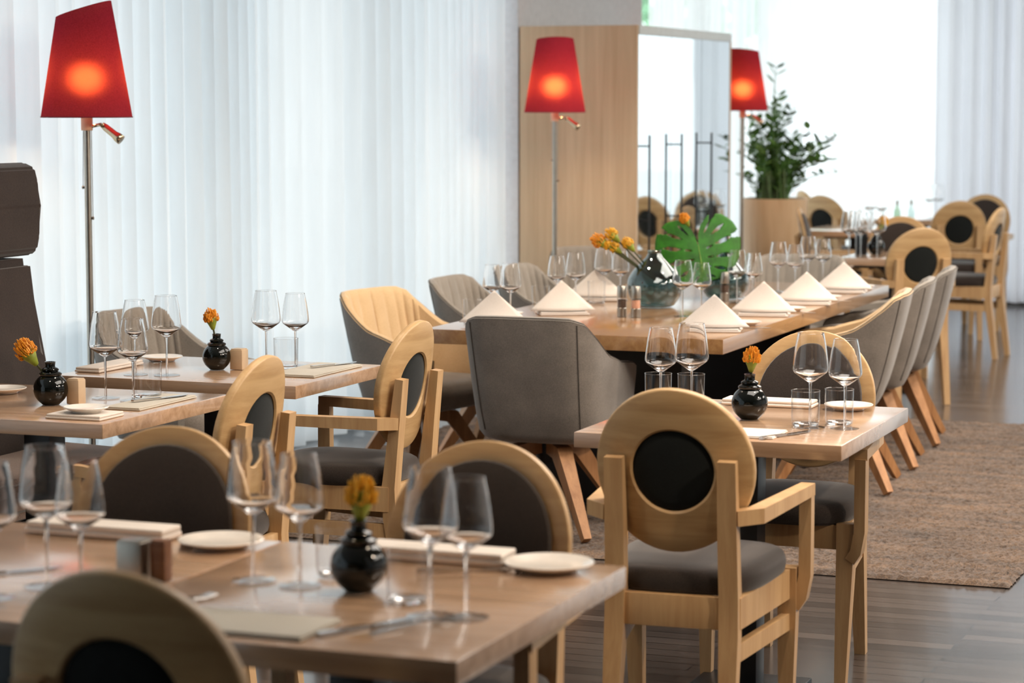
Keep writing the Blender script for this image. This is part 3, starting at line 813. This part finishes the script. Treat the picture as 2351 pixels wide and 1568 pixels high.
protea('orange pincushion flower above the monstera leaf', (-2.90, 10.12, Z+.05), (-3.045, 10.02, 1.085), 0.026, SAFFRON, 41)
def monstera():
    t = thing('monstera_leaf', 'large glossy green split monstera leaf standing in the vase on the long table', 'leaf', (-2.90, 10.12, Z+.05))
    bm = bmesh.new(); J = Vector((-2.985, 10.0, 0.985)) - Vector((-2.90, 10.12, Z+.05))
    # leaf frame: axis A along midrib (down right), B across
    rt = Vector((math.cos(R(21)), math.sin(R(21)), 0)); up = Vector((0, 0, 1)); fwd = Vector((-math.sin(R(21)), math.cos(R(21)), 0))
    rot = R(-80)
    A = (rt*math.cos(rot)+up*math.sin(rot)); B = (rt*math.cos(rot+PI/2)+up*math.sin(rot+PI/2))
    L = 0.162; nf, ns = 120, 22
    for side in (-1, 1):
        TBL = [(0, .80), (18, .84), (40, .96), (65, 1.07), (90, 1.12), (115, 1.10), (135, 1.02), (152, .84), (163, .55), (170, .30)]
        def outline(f):   # f 0 (sinus lobe) .. 1 (tip); polar angle from the midrib
            deg = 170*(1-f)
            for (a0, r0), (a1, r1) in zip(TBL, TBL[1:]):
                if deg <= a1+1e-6:
                    q = (deg-a0)/(a1-a0); return R(deg), L*(r0+(r1-r0)*q)
            return R(170), L*.3
        ver = {}
        for i in range(nf+1):
            f = i/nf; th, rad = outline(f)
            for j in range(ns+1):
                s = j/ns
                # veins fan out and curve: interpolate origin along the midrib
                o = 0.62*L*max(0, f-.30)/.70*1.15
                px = o*(1-s) + rad*math.cos(th)*s; py = rad*math.sin(th)*s*side
                bend = -0.10*(px/L)**2*L*0.9 - 0.25*(py**2)/L - 0.02*math.sin(f*PI*7)**2*s*L*.5
                # foreshortened: the blade is tipped away at the top
                ver[i, j] = bm.verts.new(J + A*px*(1.18 if px > 0 else 1.0) + B*py*1.03 + fwd*(-bend*0.5 + 0.30*(A*px+B*py).z))
        lobes = 7.0
        for i in range(nf):
            f = (i+.5)/nf; c = f*lobes % 1.0; k = int(f*lobes)
            for j in range(ns):
                s = (j+.5)/ns
                w = 0.10 if 1 <= k <= 6 else 0.0
                cut = False
                dist = min(c, 1-c)
                bnd = round(f*lobes)
                if 1 <= bnd <= 6:
                    if s > .42 and s < .80 and dist < 0.11*math.sin(PI*(s-.42)/.38)**.6+.03: cut = True
                    if bnd % 2 == (1 if side > 0 else 0) and s >= .80 and dist < .10+.20*(s-.8)/.2*.5: cut = True
                    if s < .30 and s > .16 and dist < .07 and bnd in (3, 4, 5): cut = True
                if not cut: bm.faces.new((ver[i, j], ver[i+1, j], ver[i+1, j+1], ver[i, j+1]))
    bmesh.ops.remove_doubles(bm, verts=bm.verts[:], dist=0.0002)
    for v in [v for v in bm.verts if not v.link_faces]: bm.verts.remove(v)
    o = obj('leaf_blade', bm, LEAFM, t)
    md = o.modifiers.new('thick', 'SOLIDIFY'); md.thickness = 0.0012
    bm = bmesh.new(); tube(bm, [(0, 0, 0), (0.01, -0.02, .10), J*0.8+Vector((.02, 0, .0)), J+fwd*0.002, J+A*L*.35+fwd*(.30*(A*L*.35).z-.0005), J+A*L*.7+fwd*(.30*(A*L*.7).z-.0005)], [.004, .004, .0035, .003, .002, .001], 7)
    obj('petiole', bm, plain('petiole_green', (120, 160, 60), .4), t)
monstera()

# ---------------------------------------------------------------- napkins, plates, cutlery, shakers
def plate(label, x, y, r=0.075, z=Z, g=None):
    bm = bmesh.new(); lathe(bm, [(0, .003), (r*.55, .003), (r*.58, .0), (r*.62, .0), (r*.66, .004), (r*.98, .0125), (r, .0145), (r*.985, .0160), (r*.70, .0085), (r*.6, .0065), (0, .0065)], 48)
    o = obj('bread_plate', bm, PLATEM); o.location = (x, y, z)
    return tag(o, label, 'plate', g)
PG = 'side plates'
plate('cream side plate on the nearest table behind the middle wine glasses', -2.168, 4.08, .083, g=PG)
plate('side plate at the far right corner of the nearest table', -1.50, 4.09, .083, g=PG)
plate('side plate at the far right corner of the small right table', -1.52, 6.56, .068, g=PG)
plate('side plate at the back left corner of the window table', -3.93, 7.0, .068, g=PG)
plate('side plate near the front corner of the table by the booth', -3.41, 5.655, .062, z=Z+.014, g=PG)
plate('cream side plate at the left picture edge on the table by the booth', -3.93, 6.05, .07, g=PG)
def cloth(label, x0, x1, y0, y1, th=0.012, mt=LINEN, rz=0.0, layers=2, g='folded flat napkins'):
    """a napkin folded flat in layers, soft edges"""
    bm = bmesh.new(); cx, cyy = (x0+x1)/2, (y0+y1)/2; w, d = x1-x0, y1-y0
    rnd = random.Random(int(x0*1000))
    for k in range(layers):
        h = th/layers; i = k*0.004
        box(bm, (rnd.uniform(-.001, .001), rnd.uniform(-.001, .001), h*(k+.5)), (w-i, d-i, h*.98), min(h*.45, .004), seg=3)
    o = obj('napkin', bm, mt); o.location = (cx, cyy, Z); o.rotation_euler = (0, 0, rz)
    return tag(o, label, 'napkin', g)
cloth('long folded cream napkin on the nearest table left of the cream plate', -2.60, -2.29, 4.07, 4.15, .024)
cloth('long folded cream napkin on the nearest table behind the vase', -1.87, -1.585, 4.07, 4.15, .024)
cloth('flat grey napkin at the near edge of the nearest table', -2.02, -1.66, 3.385, 3.54, .008, LINENG)
cloth('cream napkin at the back of the small right table behind the vase', -1.88, -1.62, 6.53, 6.62, .018)
cloth('white napkin near the front edge of the small right table below the vase', -1.80, -1.56, 5.90, 6.05, .006)
cloth('flat grey napkin with a knife, right end of the window table', -3.40, -3.24, 6.72, 7.08, .008, LINENG)
cloth('flat pale napkin at the left end of the window table', -4.02, -3.93, 6.60, 6.88, .016, TRAVERT and LINEN)
cloth('flat grey napkin on the right end of the table by the booth', -3.455, -3.34, 5.82, 6.15, .008, LINENG)
cloth('small white napkin under the side plate on the table by the booth', -3.50, -3.33, 5.59, 5.72, .013)
def cone_napkin(label, x, y, rz, s=1.0, z=Z+.02):
    """square napkin folded to a standing triangular tent, open at the back"""
    t = thing('napkin_cone', label, 'napkin', (x, y, z), rz, 'standing napkin cones')
    bm = bmesh.new(); H, w, d = .118*s, .134*s, .080*s
    n = 10
    def sheet(off, hh, ww, dd):
        apex = Vector((0, 0, hh)); g = []
        a = Vector((-ww, -dd*.35, 0)); b = Vector((0, -dd, 0)); c = Vector((ww, -dd*.35, 0))
        def base(f):
            p = a*(1-f)**2 + b*2*f*(1-f)*1.35 + c*f*f; return p + Vector((0, off, 0))
        rows = []
        for k in range(n+1):
            v = k/n
            rows.append([bm.verts.new(base(i/n)*(1-v)+apex*v + Vector((0, .010*math.sin(PI*v)*math.cos((i/n-.5)*PI), 0))) for i in range(n+1)])
        for p, q in zip(rows, rows[1:]):
            for i in range(n): bm.faces.new((p[i], p[i+1], q[i+1], q[i]))
    sheet(0, H, w, d); sheet(.006, H*.985, w*.985, d*.93); sheet(.012, H*.97, w*.97, d*.86)
    # back flaps
    for sgn in (-1, 1):
        rows = []
        for k in range(n+1):
            v = k/n
            rows.append([bm.verts.new((Vector((sgn*w*.97*(1-f*.55), -d*.33+f*d*1.1, 0)))*(1-v)+Vector((0, 0, H))*v) for f in (0, .5, 1)])
        for p, q in zip(rows, rows[1:]):
            for i in range(2): bm.faces.new((p[i], p[i+1], q[i+1], q[i]))
    bmesh.ops.remove_doubles(bm, verts=bm.verts[:], dist=.00001)
    o = obj('cloth', bm, LINEN, t)
    md = o.modifiers.new('thick', 'SOLIDIFY'); md.thickness = .0018
    bm = bmesh.new()
    box(bm, (0, -.005, -.0085), (.19*s, .14*s, .006), .002); box(bm, (0.002, -.005, -.015), (.2*s, .15*s, .006), .002)
    obj('folded_base', bm, LINEN, t)
    return t
# board-like placemat below each
def setting(label, x, y, rz, s, plate_dy, pl_label, kn_label, side):
    cone_napkin(label, x, y, rz, s, z=Z+.0185)
setting('white napkin cone at the near right corner of the long table', -2.525, 8.675, R(12), 1.0, 0, '', '', 1)
c0 = [o for o in C.objects if o.name.startswith('napkin_cone')][0]
NG = 'standing napkin cones'
for x, y, l, r in ((-2.525, 9.38, 'white napkin cone on the right of the long table, second from the near corner', 10), (-2.50, 9.98, 'white napkin cone on the right of the long table, third from the near corner', 12), (-2.50, 10.66, 'white napkin cone on the right of the long table, furthest from the camera', 8),
                (-3.36, 8.55, 'white napkin cone at the near left corner of the long table', 20), (-3.30, 9.14, 'white napkin cone on the left of the long table, second from the near corner', 30),
                (-3.40, 9.86, 'white napkin cone on the left of the long table, beside the green glass vase', 15)):
    dup(c0, l, (x, y, Z+.0185), R(r), NG)
for i, (x, y) in enumerate(((-2.475, 8.93), (-2.475, 9.62), (-2.475, 10.25), (-2.475, 10.90))):
    plate('small plate on the long table\'s right side, %s' % ['near the nearest cone', 'near the second cone', 'near the third cone', 'near the furthest cone'][i], x, y, .062, g='small plates on the long table')
for i, (x, y) in enumerate(((-3.47, 8.98), (-3.47, 9.62), (-3.18, 8.72))):
    plate('small plate on the left of the long table, %s' % ['behind the near corner napkin', 'behind the second left napkin', 'just right of the near left napkin'][i], x, y, .062, g='small plates on the long table')
def make_knife(label, x, y, rz, z=Z, L=.21):
    t = thing('table_knife', label, 'knife', (x, y, z), rz, 'cutlery')
    bm = bmesh.new(); bar(bm, [(-L*.5, 0, .0045), (-L*.2, 0, .0045), (-L*.02, 0, .004)], [.012, .009, .007], [.007, .006, .005], bev=.0015)
    obj('handle', bm, CUTLERY, t)
    bm = bmesh.new(); bar(bm, [(-L*.03, 0, .003), (L*.1, .002, .003), (L*.4, .003, .003), (L*.5, .006, .003)], [.008, .018, .018, .004], .0016, bev=0)
    obj('blade', bm, CUTLERY, t)
    return t
def make_fork(label, x, y, rz, z=Z, L=.20):
    t = thing('table_fork', label, 'fork', (x, y, z), rz, 'cutlery')
    bm = bmesh.new(); bar(bm, [(-L*.5, 0, .0035), (-L*.2, 0, .006), (L*.15, 0, .009), (L*.22, 0, .006)], [.012, .007, .006, .02], .0025, bev=.0008)
    obj('handle', bm, CUTLERY, t)
    bm = bmesh.new()
    for k in range(4):
        xo = (k-1.5)*.006
        bar(bm, [(L*.22, xo, .006), (L*.36, xo, .003), (L*.5, xo, .006)], .003, .002, bev=0)
    obj('tines', bm, CUTLERY, t)
    return t
kn = make_knife('silver knife on the nearest table near the picture\'s bottom centre', -1.60, 3.52, R(62))
def K(l, x, y, r, z=Z): dup(kn, l, (x, y, z), R(r), 'cutlery')
K('silver knife at the left picture edge on the nearest table', -2.40, 3.70, 50)
K('knife near the front edge of the small right table', -1.545, 5.98, 66)
K('knife on the grey napkin at the right end of the window table', -3.30, 7.0, 70, Z+.0085)
K('knife on the grey napkin on the table by the booth', -3.385, 6.02, 70, Z+.0085)
K('silver knife on the nearest table between the vase and the side plate', -1.62, 4.02, 30)
K('knife by the back edge of the small right table, left of the vase', -1.93, 6.53, 20)
fk = make_fork('silver fork on the nearest table just right of the knife and vase', -1.53, 3.56, R(62))
dup(fk, 'fork on the flat napkin at the middle front of the nearest table', (-1.99, 3.56, Z), R(70), 'cutlery')
dup(fk, 'fork beside the near left napkin on the long table', (-3.20, 8.60, Z), R(80), 'cutlery')
for i, (x, y) in enumerate(((-2.45, 8.80), (-2.45, 9.51), (-2.45, 10.13))):
    K('knife on the long table beside the %s right napkin cone' % ['first', 'second', 'third'][i], x, y, 8)
def shaker(label, x, y, mt, w=.042, h=.066, rz=0.0):
    bm = bmesh.new(); box(bm, (0, 0, h/2), (w, w, h), .003); box(bm, (0, 0, h+.001), (w*.86, w*.86, .004), .001)
    o = obj('shaker', bm, mt); o.location = (x, y, Z); o.rotation_euler = (0, 0, rz)
    return tag(o, label, 'shaker', 'square salt and pepper shakers')
shaker('square steel shaker on the nearest table behind the bottom left chair', -2.160, 3.74, STEEL, .050, .07)
shaker('square wooden shaker on the nearest table right of the steel one', -2.113, 3.75, wood('walnut', (120, 78, 50), (150, 104, 70)), .03, .07)
shaker('pale block shaker right of the vase on the window table', -3.572, 6.86, TRAVERT, .044, .064)
shaker('pale block shaker right of the vase on the table by the booth', -3.59, 5.90, TRAVERT, .040, .070)
def mill(label, x, y, content):
    t = thing('spice_mill', label, 'mill', (x, y, Z), 0, 'clear salt and pepper mills')
    r = .0195
    bm = bmesh.new(); lathe(bm, [(0, .001), (r, .001), (r, .034), (r*.9, .036), (0, .036)], 24); obj('foot', bm, STEEL, t)
    bm = bmesh.new(); lathe(bm, [(r, .036), (r, .076)], 24); obj('clear_body', bm, GLASS, t)
    bm = bmesh.new(); lathe(bm, [(0, .037), (r*.86, .037), (r*.88, .068), (0, .070)], 24); obj('spice', bm, content, t)
    bm = bmesh.new(); lathe(bm, [(0, .076), (r, .076), (r*1.02, .08), (r*.98, .118), (r*.85, .124), (0, .126)], 24); obj('cap', bm, STEEL, t)
    return t
PEP = plain('peppercorns', (78, 58, 44), .7, nscale=300, amt=.8); SALT = plain('pink_salt', (224, 170, 142), .6, nscale=300, amt=.2)
mill('pepper mill with clear body on the long table, left of the salt mill', -3.034, 9.11, PEP)
mill('pink salt mill with clear body on the long table in front of the glass vase', -2.972, 9.10, SALT)
mill('second pepper mill on the long table behind the second napkin cone', -2.865, 10.0, PEP)

# distant table items
bm = bmesh.new(); box(bm, (0, 0, .06), (.065, .03, .12), .003)
o = obj('menu_stand', bm, BLACKMET); o.location = (-3.03, 13.33, Z); tag(o, 'black menu stand left of the small vase on the distant table', 'menu stand')
def bottle(label, x, y, mt):
    t = thing('wine_bottle', label, 'bottle', (x, y, Z), 0, 'bottles on the furthest table'); t.scale = (.62, .62, .62)
    bm = bmesh.new(); lathe(bm, [(0, .002), (.036, .002), (.037, .01), (.037, .17), (.03, .20), (.014, .23), (.0135, .27), (0, .272)], 24); obj('body', bm, mt, t)
    bm = bmesh.new(); lathe(bm, [(.0150, .25), (.0150, .298), (0, .30)], 20); obj('cap', bm, STEEL, t)
BG = thin_glass('green_bottle_glass', (.62, .74, .62), 1.0)
bottle('green bottle on the furthest table against the bright window, left one', -3.46, 16.30, BG)
bottle('pale bottle on the furthest table, right of the green bottle', -3.38, 16.38, thin_glass('pale_bottle_glass', (.8, .88, .86), 1.0))

# ---------------------------------------------------------------- floor lamps
SHADE = None
def shade_mat():
    m = bpy.data.materials.new('crimson_lampshade'); m.use_nodes = True; nt = m.node_tree
    for n in list(nt.nodes): nt.nodes.remove(n)
    out = nt.nodes.new('ShaderNodeOutputMaterial'); l = nt.nodes.new('ShaderNodeBsdfTranslucent'); d = nt.nodes.new('ShaderNodeBsdfDiffuse')
    f = noise(nt, coords(nt, (1, 1, 1)), 220, 3)
    nt.links.new(ramp(nt, f, [(.3, lin((112, 28, 48))), (.7, lin((136, 38, 60)))]), d.inputs[0])
    nt.links.new(ramp(nt, f, [(.3, lin((160, 52, 40))), (.7, lin((188, 70, 50)))]), l.inputs[0])
    g = nt.nodes.new('ShaderNodeBsdfRefraction'); g.inputs['Roughness'].default_value = .85; g.inputs['IOR'].default_value = 1.3
    g.inputs['Color'].default_value = lin((200, 84, 50))
    a = nt.nodes.new('ShaderNodeMixShader'); a.inputs[0].default_value = .10
    nt.links.new(d.outputs[0], a.inputs[1]); nt.links.new(l.outputs[0], a.inputs[2])
    c = nt.nodes.new('ShaderNodeMixShader'); c.inputs[0].default_value = .09
    nt.links.new(a.outputs[0], c.inputs[1]); nt.links.new(g.outputs[0], c.inputs[2]); nt.links.new(c.outputs[0], out.inputs[0])
    return m
SHADE = shade_mat()
def floor_lamp(label, x, y, slant, arm, r0=.162, power=9):
    t = thing('floor_lamp', label, 'lamp', (x, y, 0), 0, 'floor lamps with red shades')
    zb, zt = 1.548, 1.93
    bm = bmesh.new(); lathe(bm, [(0, .002), (.14, .002), (.142, .012), (.13, .02), (.02, .026), (0, .03)], 40); obj('base', bm, STEEL, t)
    bm = bmesh.new(); lathe(bm, [(.0125, .02), (.0125, 1.53), (0, 1.53)], 20); obj('pole', bm, STEEL, t)
    bm = bmesh.new(); lathe(bm, [(0, 1.50), (.02, 1.50), (.021, 1.505), (.021, 1.60), (.012, 1.61), (0, 1.62)], 20); obj('socket', bm, plain('socket_ivory', (220, 200, 165), .4), t)
    bm = bmesh.new(); n = 56; r1 = .098; rows = []
    for k in range(13):
        v = k/12; row = []
        for i in range(n):
            a = 2*PI*i/n; top = zt + slant[0]*math.cos(a-R(slant[1])); z = zb+(top-zb)*v
            r = r0+(r1-r0)*((z-zb)/(zt-zb)); row.append(bm.verts.new((r*math.cos(a), r*math.sin(a), z)))
        rows.append(row)
    for a, b in zip(rows, rows[1:]):
        for i in range(n): bm.faces.new((a[i], a[(i+1) % n], b[(i+1) % n], b[i]))
    sh = obj('lamp_shade', bm, SHADE, t)
    for p in sh.data.polygons: p.use_smooth = True
    bm = bmesh.new(); tube(bm, [(r0*math.cos(2*PI*i/48), r0*math.sin(2*PI*i/48), zb) for i in range(49)], .0022, 5, cap=False)
    obj('hem', bm, plain('hem_cloth', (110, 14, 34), .8), sh)
    dx, dy = math.cos(R(arm)), math.sin(R(arm))
    rd = thing_part('reading_spot', t)
    bm = bmesh.new(); tube(bm, [(.02*dx, .02*dy, 1.515), (.055*dx, .055*dy, 1.522)], .006, 8)
    m = Matrix.Translation((.055*dx, .055*dy, 1.522)) @ Matrix.Rotation(R(arm), 4, 'Z') @ Matrix.Rotation(R(90+38), 4, 'Y')
    lathe(bm, [(0, 0), (.010, .002), (.013, .02), (.014, .06), (.018, .075), (.018, .092), (0, .088)], 20, m=m)
    me = bpy.data.meshes.new('reading_spot'); bm.to_mesh(me); bm.free(); me.materials.append(BRASSY); me.shade_smooth()
    rd2 = bpy.data.objects.new('reading_spot', me); link(rd2, t)
    bm = bmesh.new(); tube(bm, [(.016*dx, .016*dy, 1.50), (.017*dx, .017*dy, 1.19)], .0012, 5); lathe(bm, [(0, 1.18), (.005, 1.183), (.005, 1.19), (0, 1.195)], 8, m=Matrix.Translation((.017*dx, .017*dy, 0)))
    obj('pull_chain', bm, STEEL, t)
    bm = bmesh.new(); tube(bm, [(-.014*dx, -.014*dy, 1.50), (-.018*dx, -.018*dy, 1.30)], .0012, 5); lathe(bm, [(0, 1.29), (.005, 1.293), (.005, 1.30), (0, 1.305)], 8, m=Matrix.Translation((-.018*dx, -.018*dy, 0)))
    obj('pull_chain', bm, STEEL, t)
    l = lamp('lamp_bulb', 'POINT', (x, y, 1.68), power, (1.0, .66, .36), .05)
    return t
def thing_part(*a): return None
floor_lamp('red-shaded floor lamp at far left in front of the white curtain', -4.53, 7.55, (.030, 20), 12, power=4.5)
floor_lamp('red-shaded floor lamp standing against the wooden side of the cabinet', -4.39, 12.05, (.012, -60), 14, power=7)
floor_lamp('red-shaded floor lamp half hidden behind the cabinet beside the planter', -4.19, 15.0, (.012, -120), 14, power=7)

# ---------------------------------------------------------------- cabinet with glass doors
def cabinet():
    x0, x1, y0, y1, H = XL+.07, -4.125, CABY0, CABY1, 2.02
    t = thing('display_cabinet', 'tall oak cabinet with three mirrored glass doors behind the long table', 'cabinet', ((x0+x1)/2, (y0+y1)/2, 0))
    w, d = x1-x0, y1-y0
    obj('side_panel', bx((0, -d/2+.012, H/2), (w, .024, H), .002), CABWOOD, t)
    obj('side_panel', bx((0, d/2-.012, H/2), (w, .024, H), .002), CABWOOD, t)
    obj('back_panel', bx((-w/2+.01, 0, H/2), (.02, d-.05, H), 0), CABWOOD, t)
    top = plain('pale_grey_lacquer', (190, 196, 196), .4)
    bm = bmesh.new(); box(bm, (.003, 0, H-.025), (w+.006, d-.05, .05), .002); obj('top_panel', bm, top, t)
    obj('plinth', bx((0, 0, .04), (w-.03, d-.05, .08), 0), BLACKMET, t)
    obj('inner_shelf', bx((-.02, 0, .9), (w-.10, d-.05, .02), 0), CABWOOD, t)
    gm, nt, b = mat('mirrored_door_glass')
    b.inputs['Base Color'].default_value = (.80, .86, .88, 1); b.inputs['Metallic'].default_value = 1.0; b.inputs['Roughness'].default_value = .03
    f = noise(nt, coords(nt, (1, 1, 1)), 1.1, 2); bump(nt, b, f, .15, .004)
    for k in range(3):
        ya = -d/2+.03+k*(d-.06)/3; yb = ya+(d-.06)/3
        dr = obj('door', bx((w/2-.008, (ya+yb)/2, (H-.05+.09)/2), (.012, yb-ya-.006, H-.05-.09), .001), gm, t, smooth=False)
        hy = ya+.06
        bm = bmesh.new(); tube(bm, [(w/2+.045, hy, 1.42), (w/2+.045, hy, .62)], .006, 10)
        for z in (1.36, .95, .68): tube(bm, [(w/2-.002, hy, z), (w/2+.045, hy, z)], .0045, 8)
        obj('handle', bm, BLACKMET, dr)
    for k in range(4):
        yy = -d/2+.03+k*(d-.06)/3
        obj('door_frame', bx((w/2-.012, yy, H/2), (.010, .012, H-.1), 0), BLACKMET, t)
    obj('shadow_gap', bx((w/2-.010, 0, H-.058), (.012, d-.05, .014), 0), BLACKMET, t)
cabinet()

# ---------------------------------------------------------------- planter and plant
def planter():
    X, Y = -4.105, 15.5
    t = thing('round_planter', 'tall round wooden planter standing behind the long table', 'planter', (X, Y, 0))
    r1, r0, H = .218, .175, .972
    bm = bmesh.new(); lathe(bm, [(0, .002), (r0, .002), (r0+.004, .01), (r1, H), (r1-.02, H), (r1-.03, H-.06)], 56); obj('pot', bm, PLANTWOOD, t)
    bm = bmesh.new(); lathe(bm, [(0, H-.05), (r1-.024, H-.055)], 40); obj('soil', bm, SOIL, t)
    rnd = random.Random(8)
    p = thing('potted_plant', 'leafy green plant with arching stems growing in the round planter', 'plant', (X, Y, H-.05))
    rt = Vector((math.cos(R(21)), math.sin(R(21)), 0)); bk = Vector((-math.sin(R(21)), math.cos(R(21)), 0))
    stems = []   # (end offset right, height, depth)
    spec = [(-.16, .62, .0), (-.10, .52, .1), (-.18, .40, .05), (-.05, .60, -.1), (.02, .72, 0), (-.02, .50, .1), (.06, .55, .05), (.10, .46, -.08), (.10, .62, .0), (.20, .38, .05), (.26, .36, 0),
            (.30, .28, .1), (-.14, .30, -.1), (-.20, .20, .0), (.16, .20, .1), (-.08, .36, -.12), (.04, .36, .1), (.22, .50, 0), (.40, .46, 0), (-.12, .46, .1), (.0, .4, -.1), (.0, .9, 0), (.34, .30, 0), (.42, .22, .1), (-.17, .50, .02), (.28, .30, -.05), (-.02, .66, .05), (.0, .58, -.05), (.05, .64, .1), (.24, .42, .1), (.30, .38, -.1), (.33, .42, .05), (-.18, .46, -.05), (-.2, .34, .1)]
    for i, (a, h, c) in enumerate(spec):
        b0 = Vector((rnd.uniform(-.09, .09), rnd.uniform(-.09, .09), 0))
        end = rt*a + bk*c + Vector((0, 0, h))
        mid = b0*.6 + rt*a*.30 + bk*c*.3 + Vector((0, 0, h*(.72 if h > .3 else .9)))
        bm = bmesh.new(); pts = []
        for k in range(13):
            f = k/12; pts.append(b0*(1-f)**2 + mid*2*f*(1-f) + end*f*f)
        tube(bm, pts, [.0075*(1-.75*k/12) for k in range(13)], 6)
        for k in (range(2, 13) if h < .8 else range(10, 13)):
            dirv = (pts[min(k+1, 12)]-pts[k-1]).normalized()
            for sgn in (-1, 1):
                if rnd.random() < .12: continue
                side = (rt*sgn*rnd.uniform(.5, 1)+bk*rnd.uniform(-.6, .6)+Vector((0, 0, rnd.uniform(-.1, .35)))).normalized()
                ax = (side*.85+dirv*.55).normalized(); nn = ax.cross(Vector((rnd.uniform(-.4, .4), rnd.uniform(-.4, .4), 1))).normalized()
                L = rnd.uniform(.05, .092); w = L*.30; base = pts[k]
                vs = [base, base+ax*L*.35+nn*w, base+ax*L*.7+nn*w*.85, base+ax*L, base+ax*L*.7-nn*w*.85, base+ax*L*.35-nn*w]
                bm.faces.new([bm.verts.new(q) for q in vs])
        obj('stem', bm, ZZLEAF, p)
    # dense foot of stems
    bm = bmesh.new()
    for i in range(46):
        a = rnd.uniform(0, 2*PI); r = rnd.uniform(0, .12); b0 = Vector((r*math.cos(a), r*math.sin(a), 0)); h = rnd.uniform(.10, .26)
        tube(bm, [b0, b0*1.1+Vector((rnd.uniform(-.02, .02), rnd.uniform(-.02, .02), h))], [.012, .006], 6)
    obj('stem_cluster', bm, plain('stem_green', (60, 84, 40), .6, amt=.3), p)
planter()

# ---------------------------------------------------------------- booth sofa at the left edge
def booth():
    t = thing('booth_sofa', 'high-backed dark brown booth sofa at the left edge by the curtain', 'sofa', (-4.25, 5.9, 0))
    y0, y1 = -1.1, 1.02       # along the wall
    bm = bmesh.new()
    def slab(prof, ya, yb, bev=.025):
        a = [bm.verts.new((x, ya, z)) for x, z in prof]; b = [bm.verts.new((x, yb, z)) for x, z in prof]
        n = len(prof)
        for i in range(n): bm.faces.new((a[i], a[(i+1) % n], b[(i+1) % n], b[i]))
        bm.faces.new(a[::-1]); bm.faces.new(b)
        bmesh.ops.bevel(bm, geom=bm.edges[:], offset=bev, segments=4, affect='EDGES')
    slab([(-.34, .06), (-.02, .06), (-.03, .40), (-.075, .75), (-.115, 1.085), (-.30, 1.085), (-.34, .6)], y0, y1)
    obj('backrest', bm, BOOTHFAB, t)
    bm = bmesh.new(); slab([(-.33, 1.095), (-.12, 1.095), (-.095, 1.115), (-.085, 1.16), (-.082, 1.26), (-.088, 1.34), (-.10, 1.385), (-.14, 1.402), (-.33, 1.395)], y0, y1, .008)
    obj('headrest', bm, BOOTHFAB, t)
    bm = bmesh.new(); slab([(-.05, .33), (.26, .33), (.30, .36), (.30, .44), (.27, .465), (-.05, .475)], y0, y1+.02, .02)
    obj('seat_cushion', bm, BOOTHSEAT, t)
    bm = bmesh.new(); slab([(-.05, .01), (.26, .01), (.26, .33), (-.05, .33)], y0+.02, y1-.02, .005)
    obj('base', bm, BLACKMET, t)
booth()
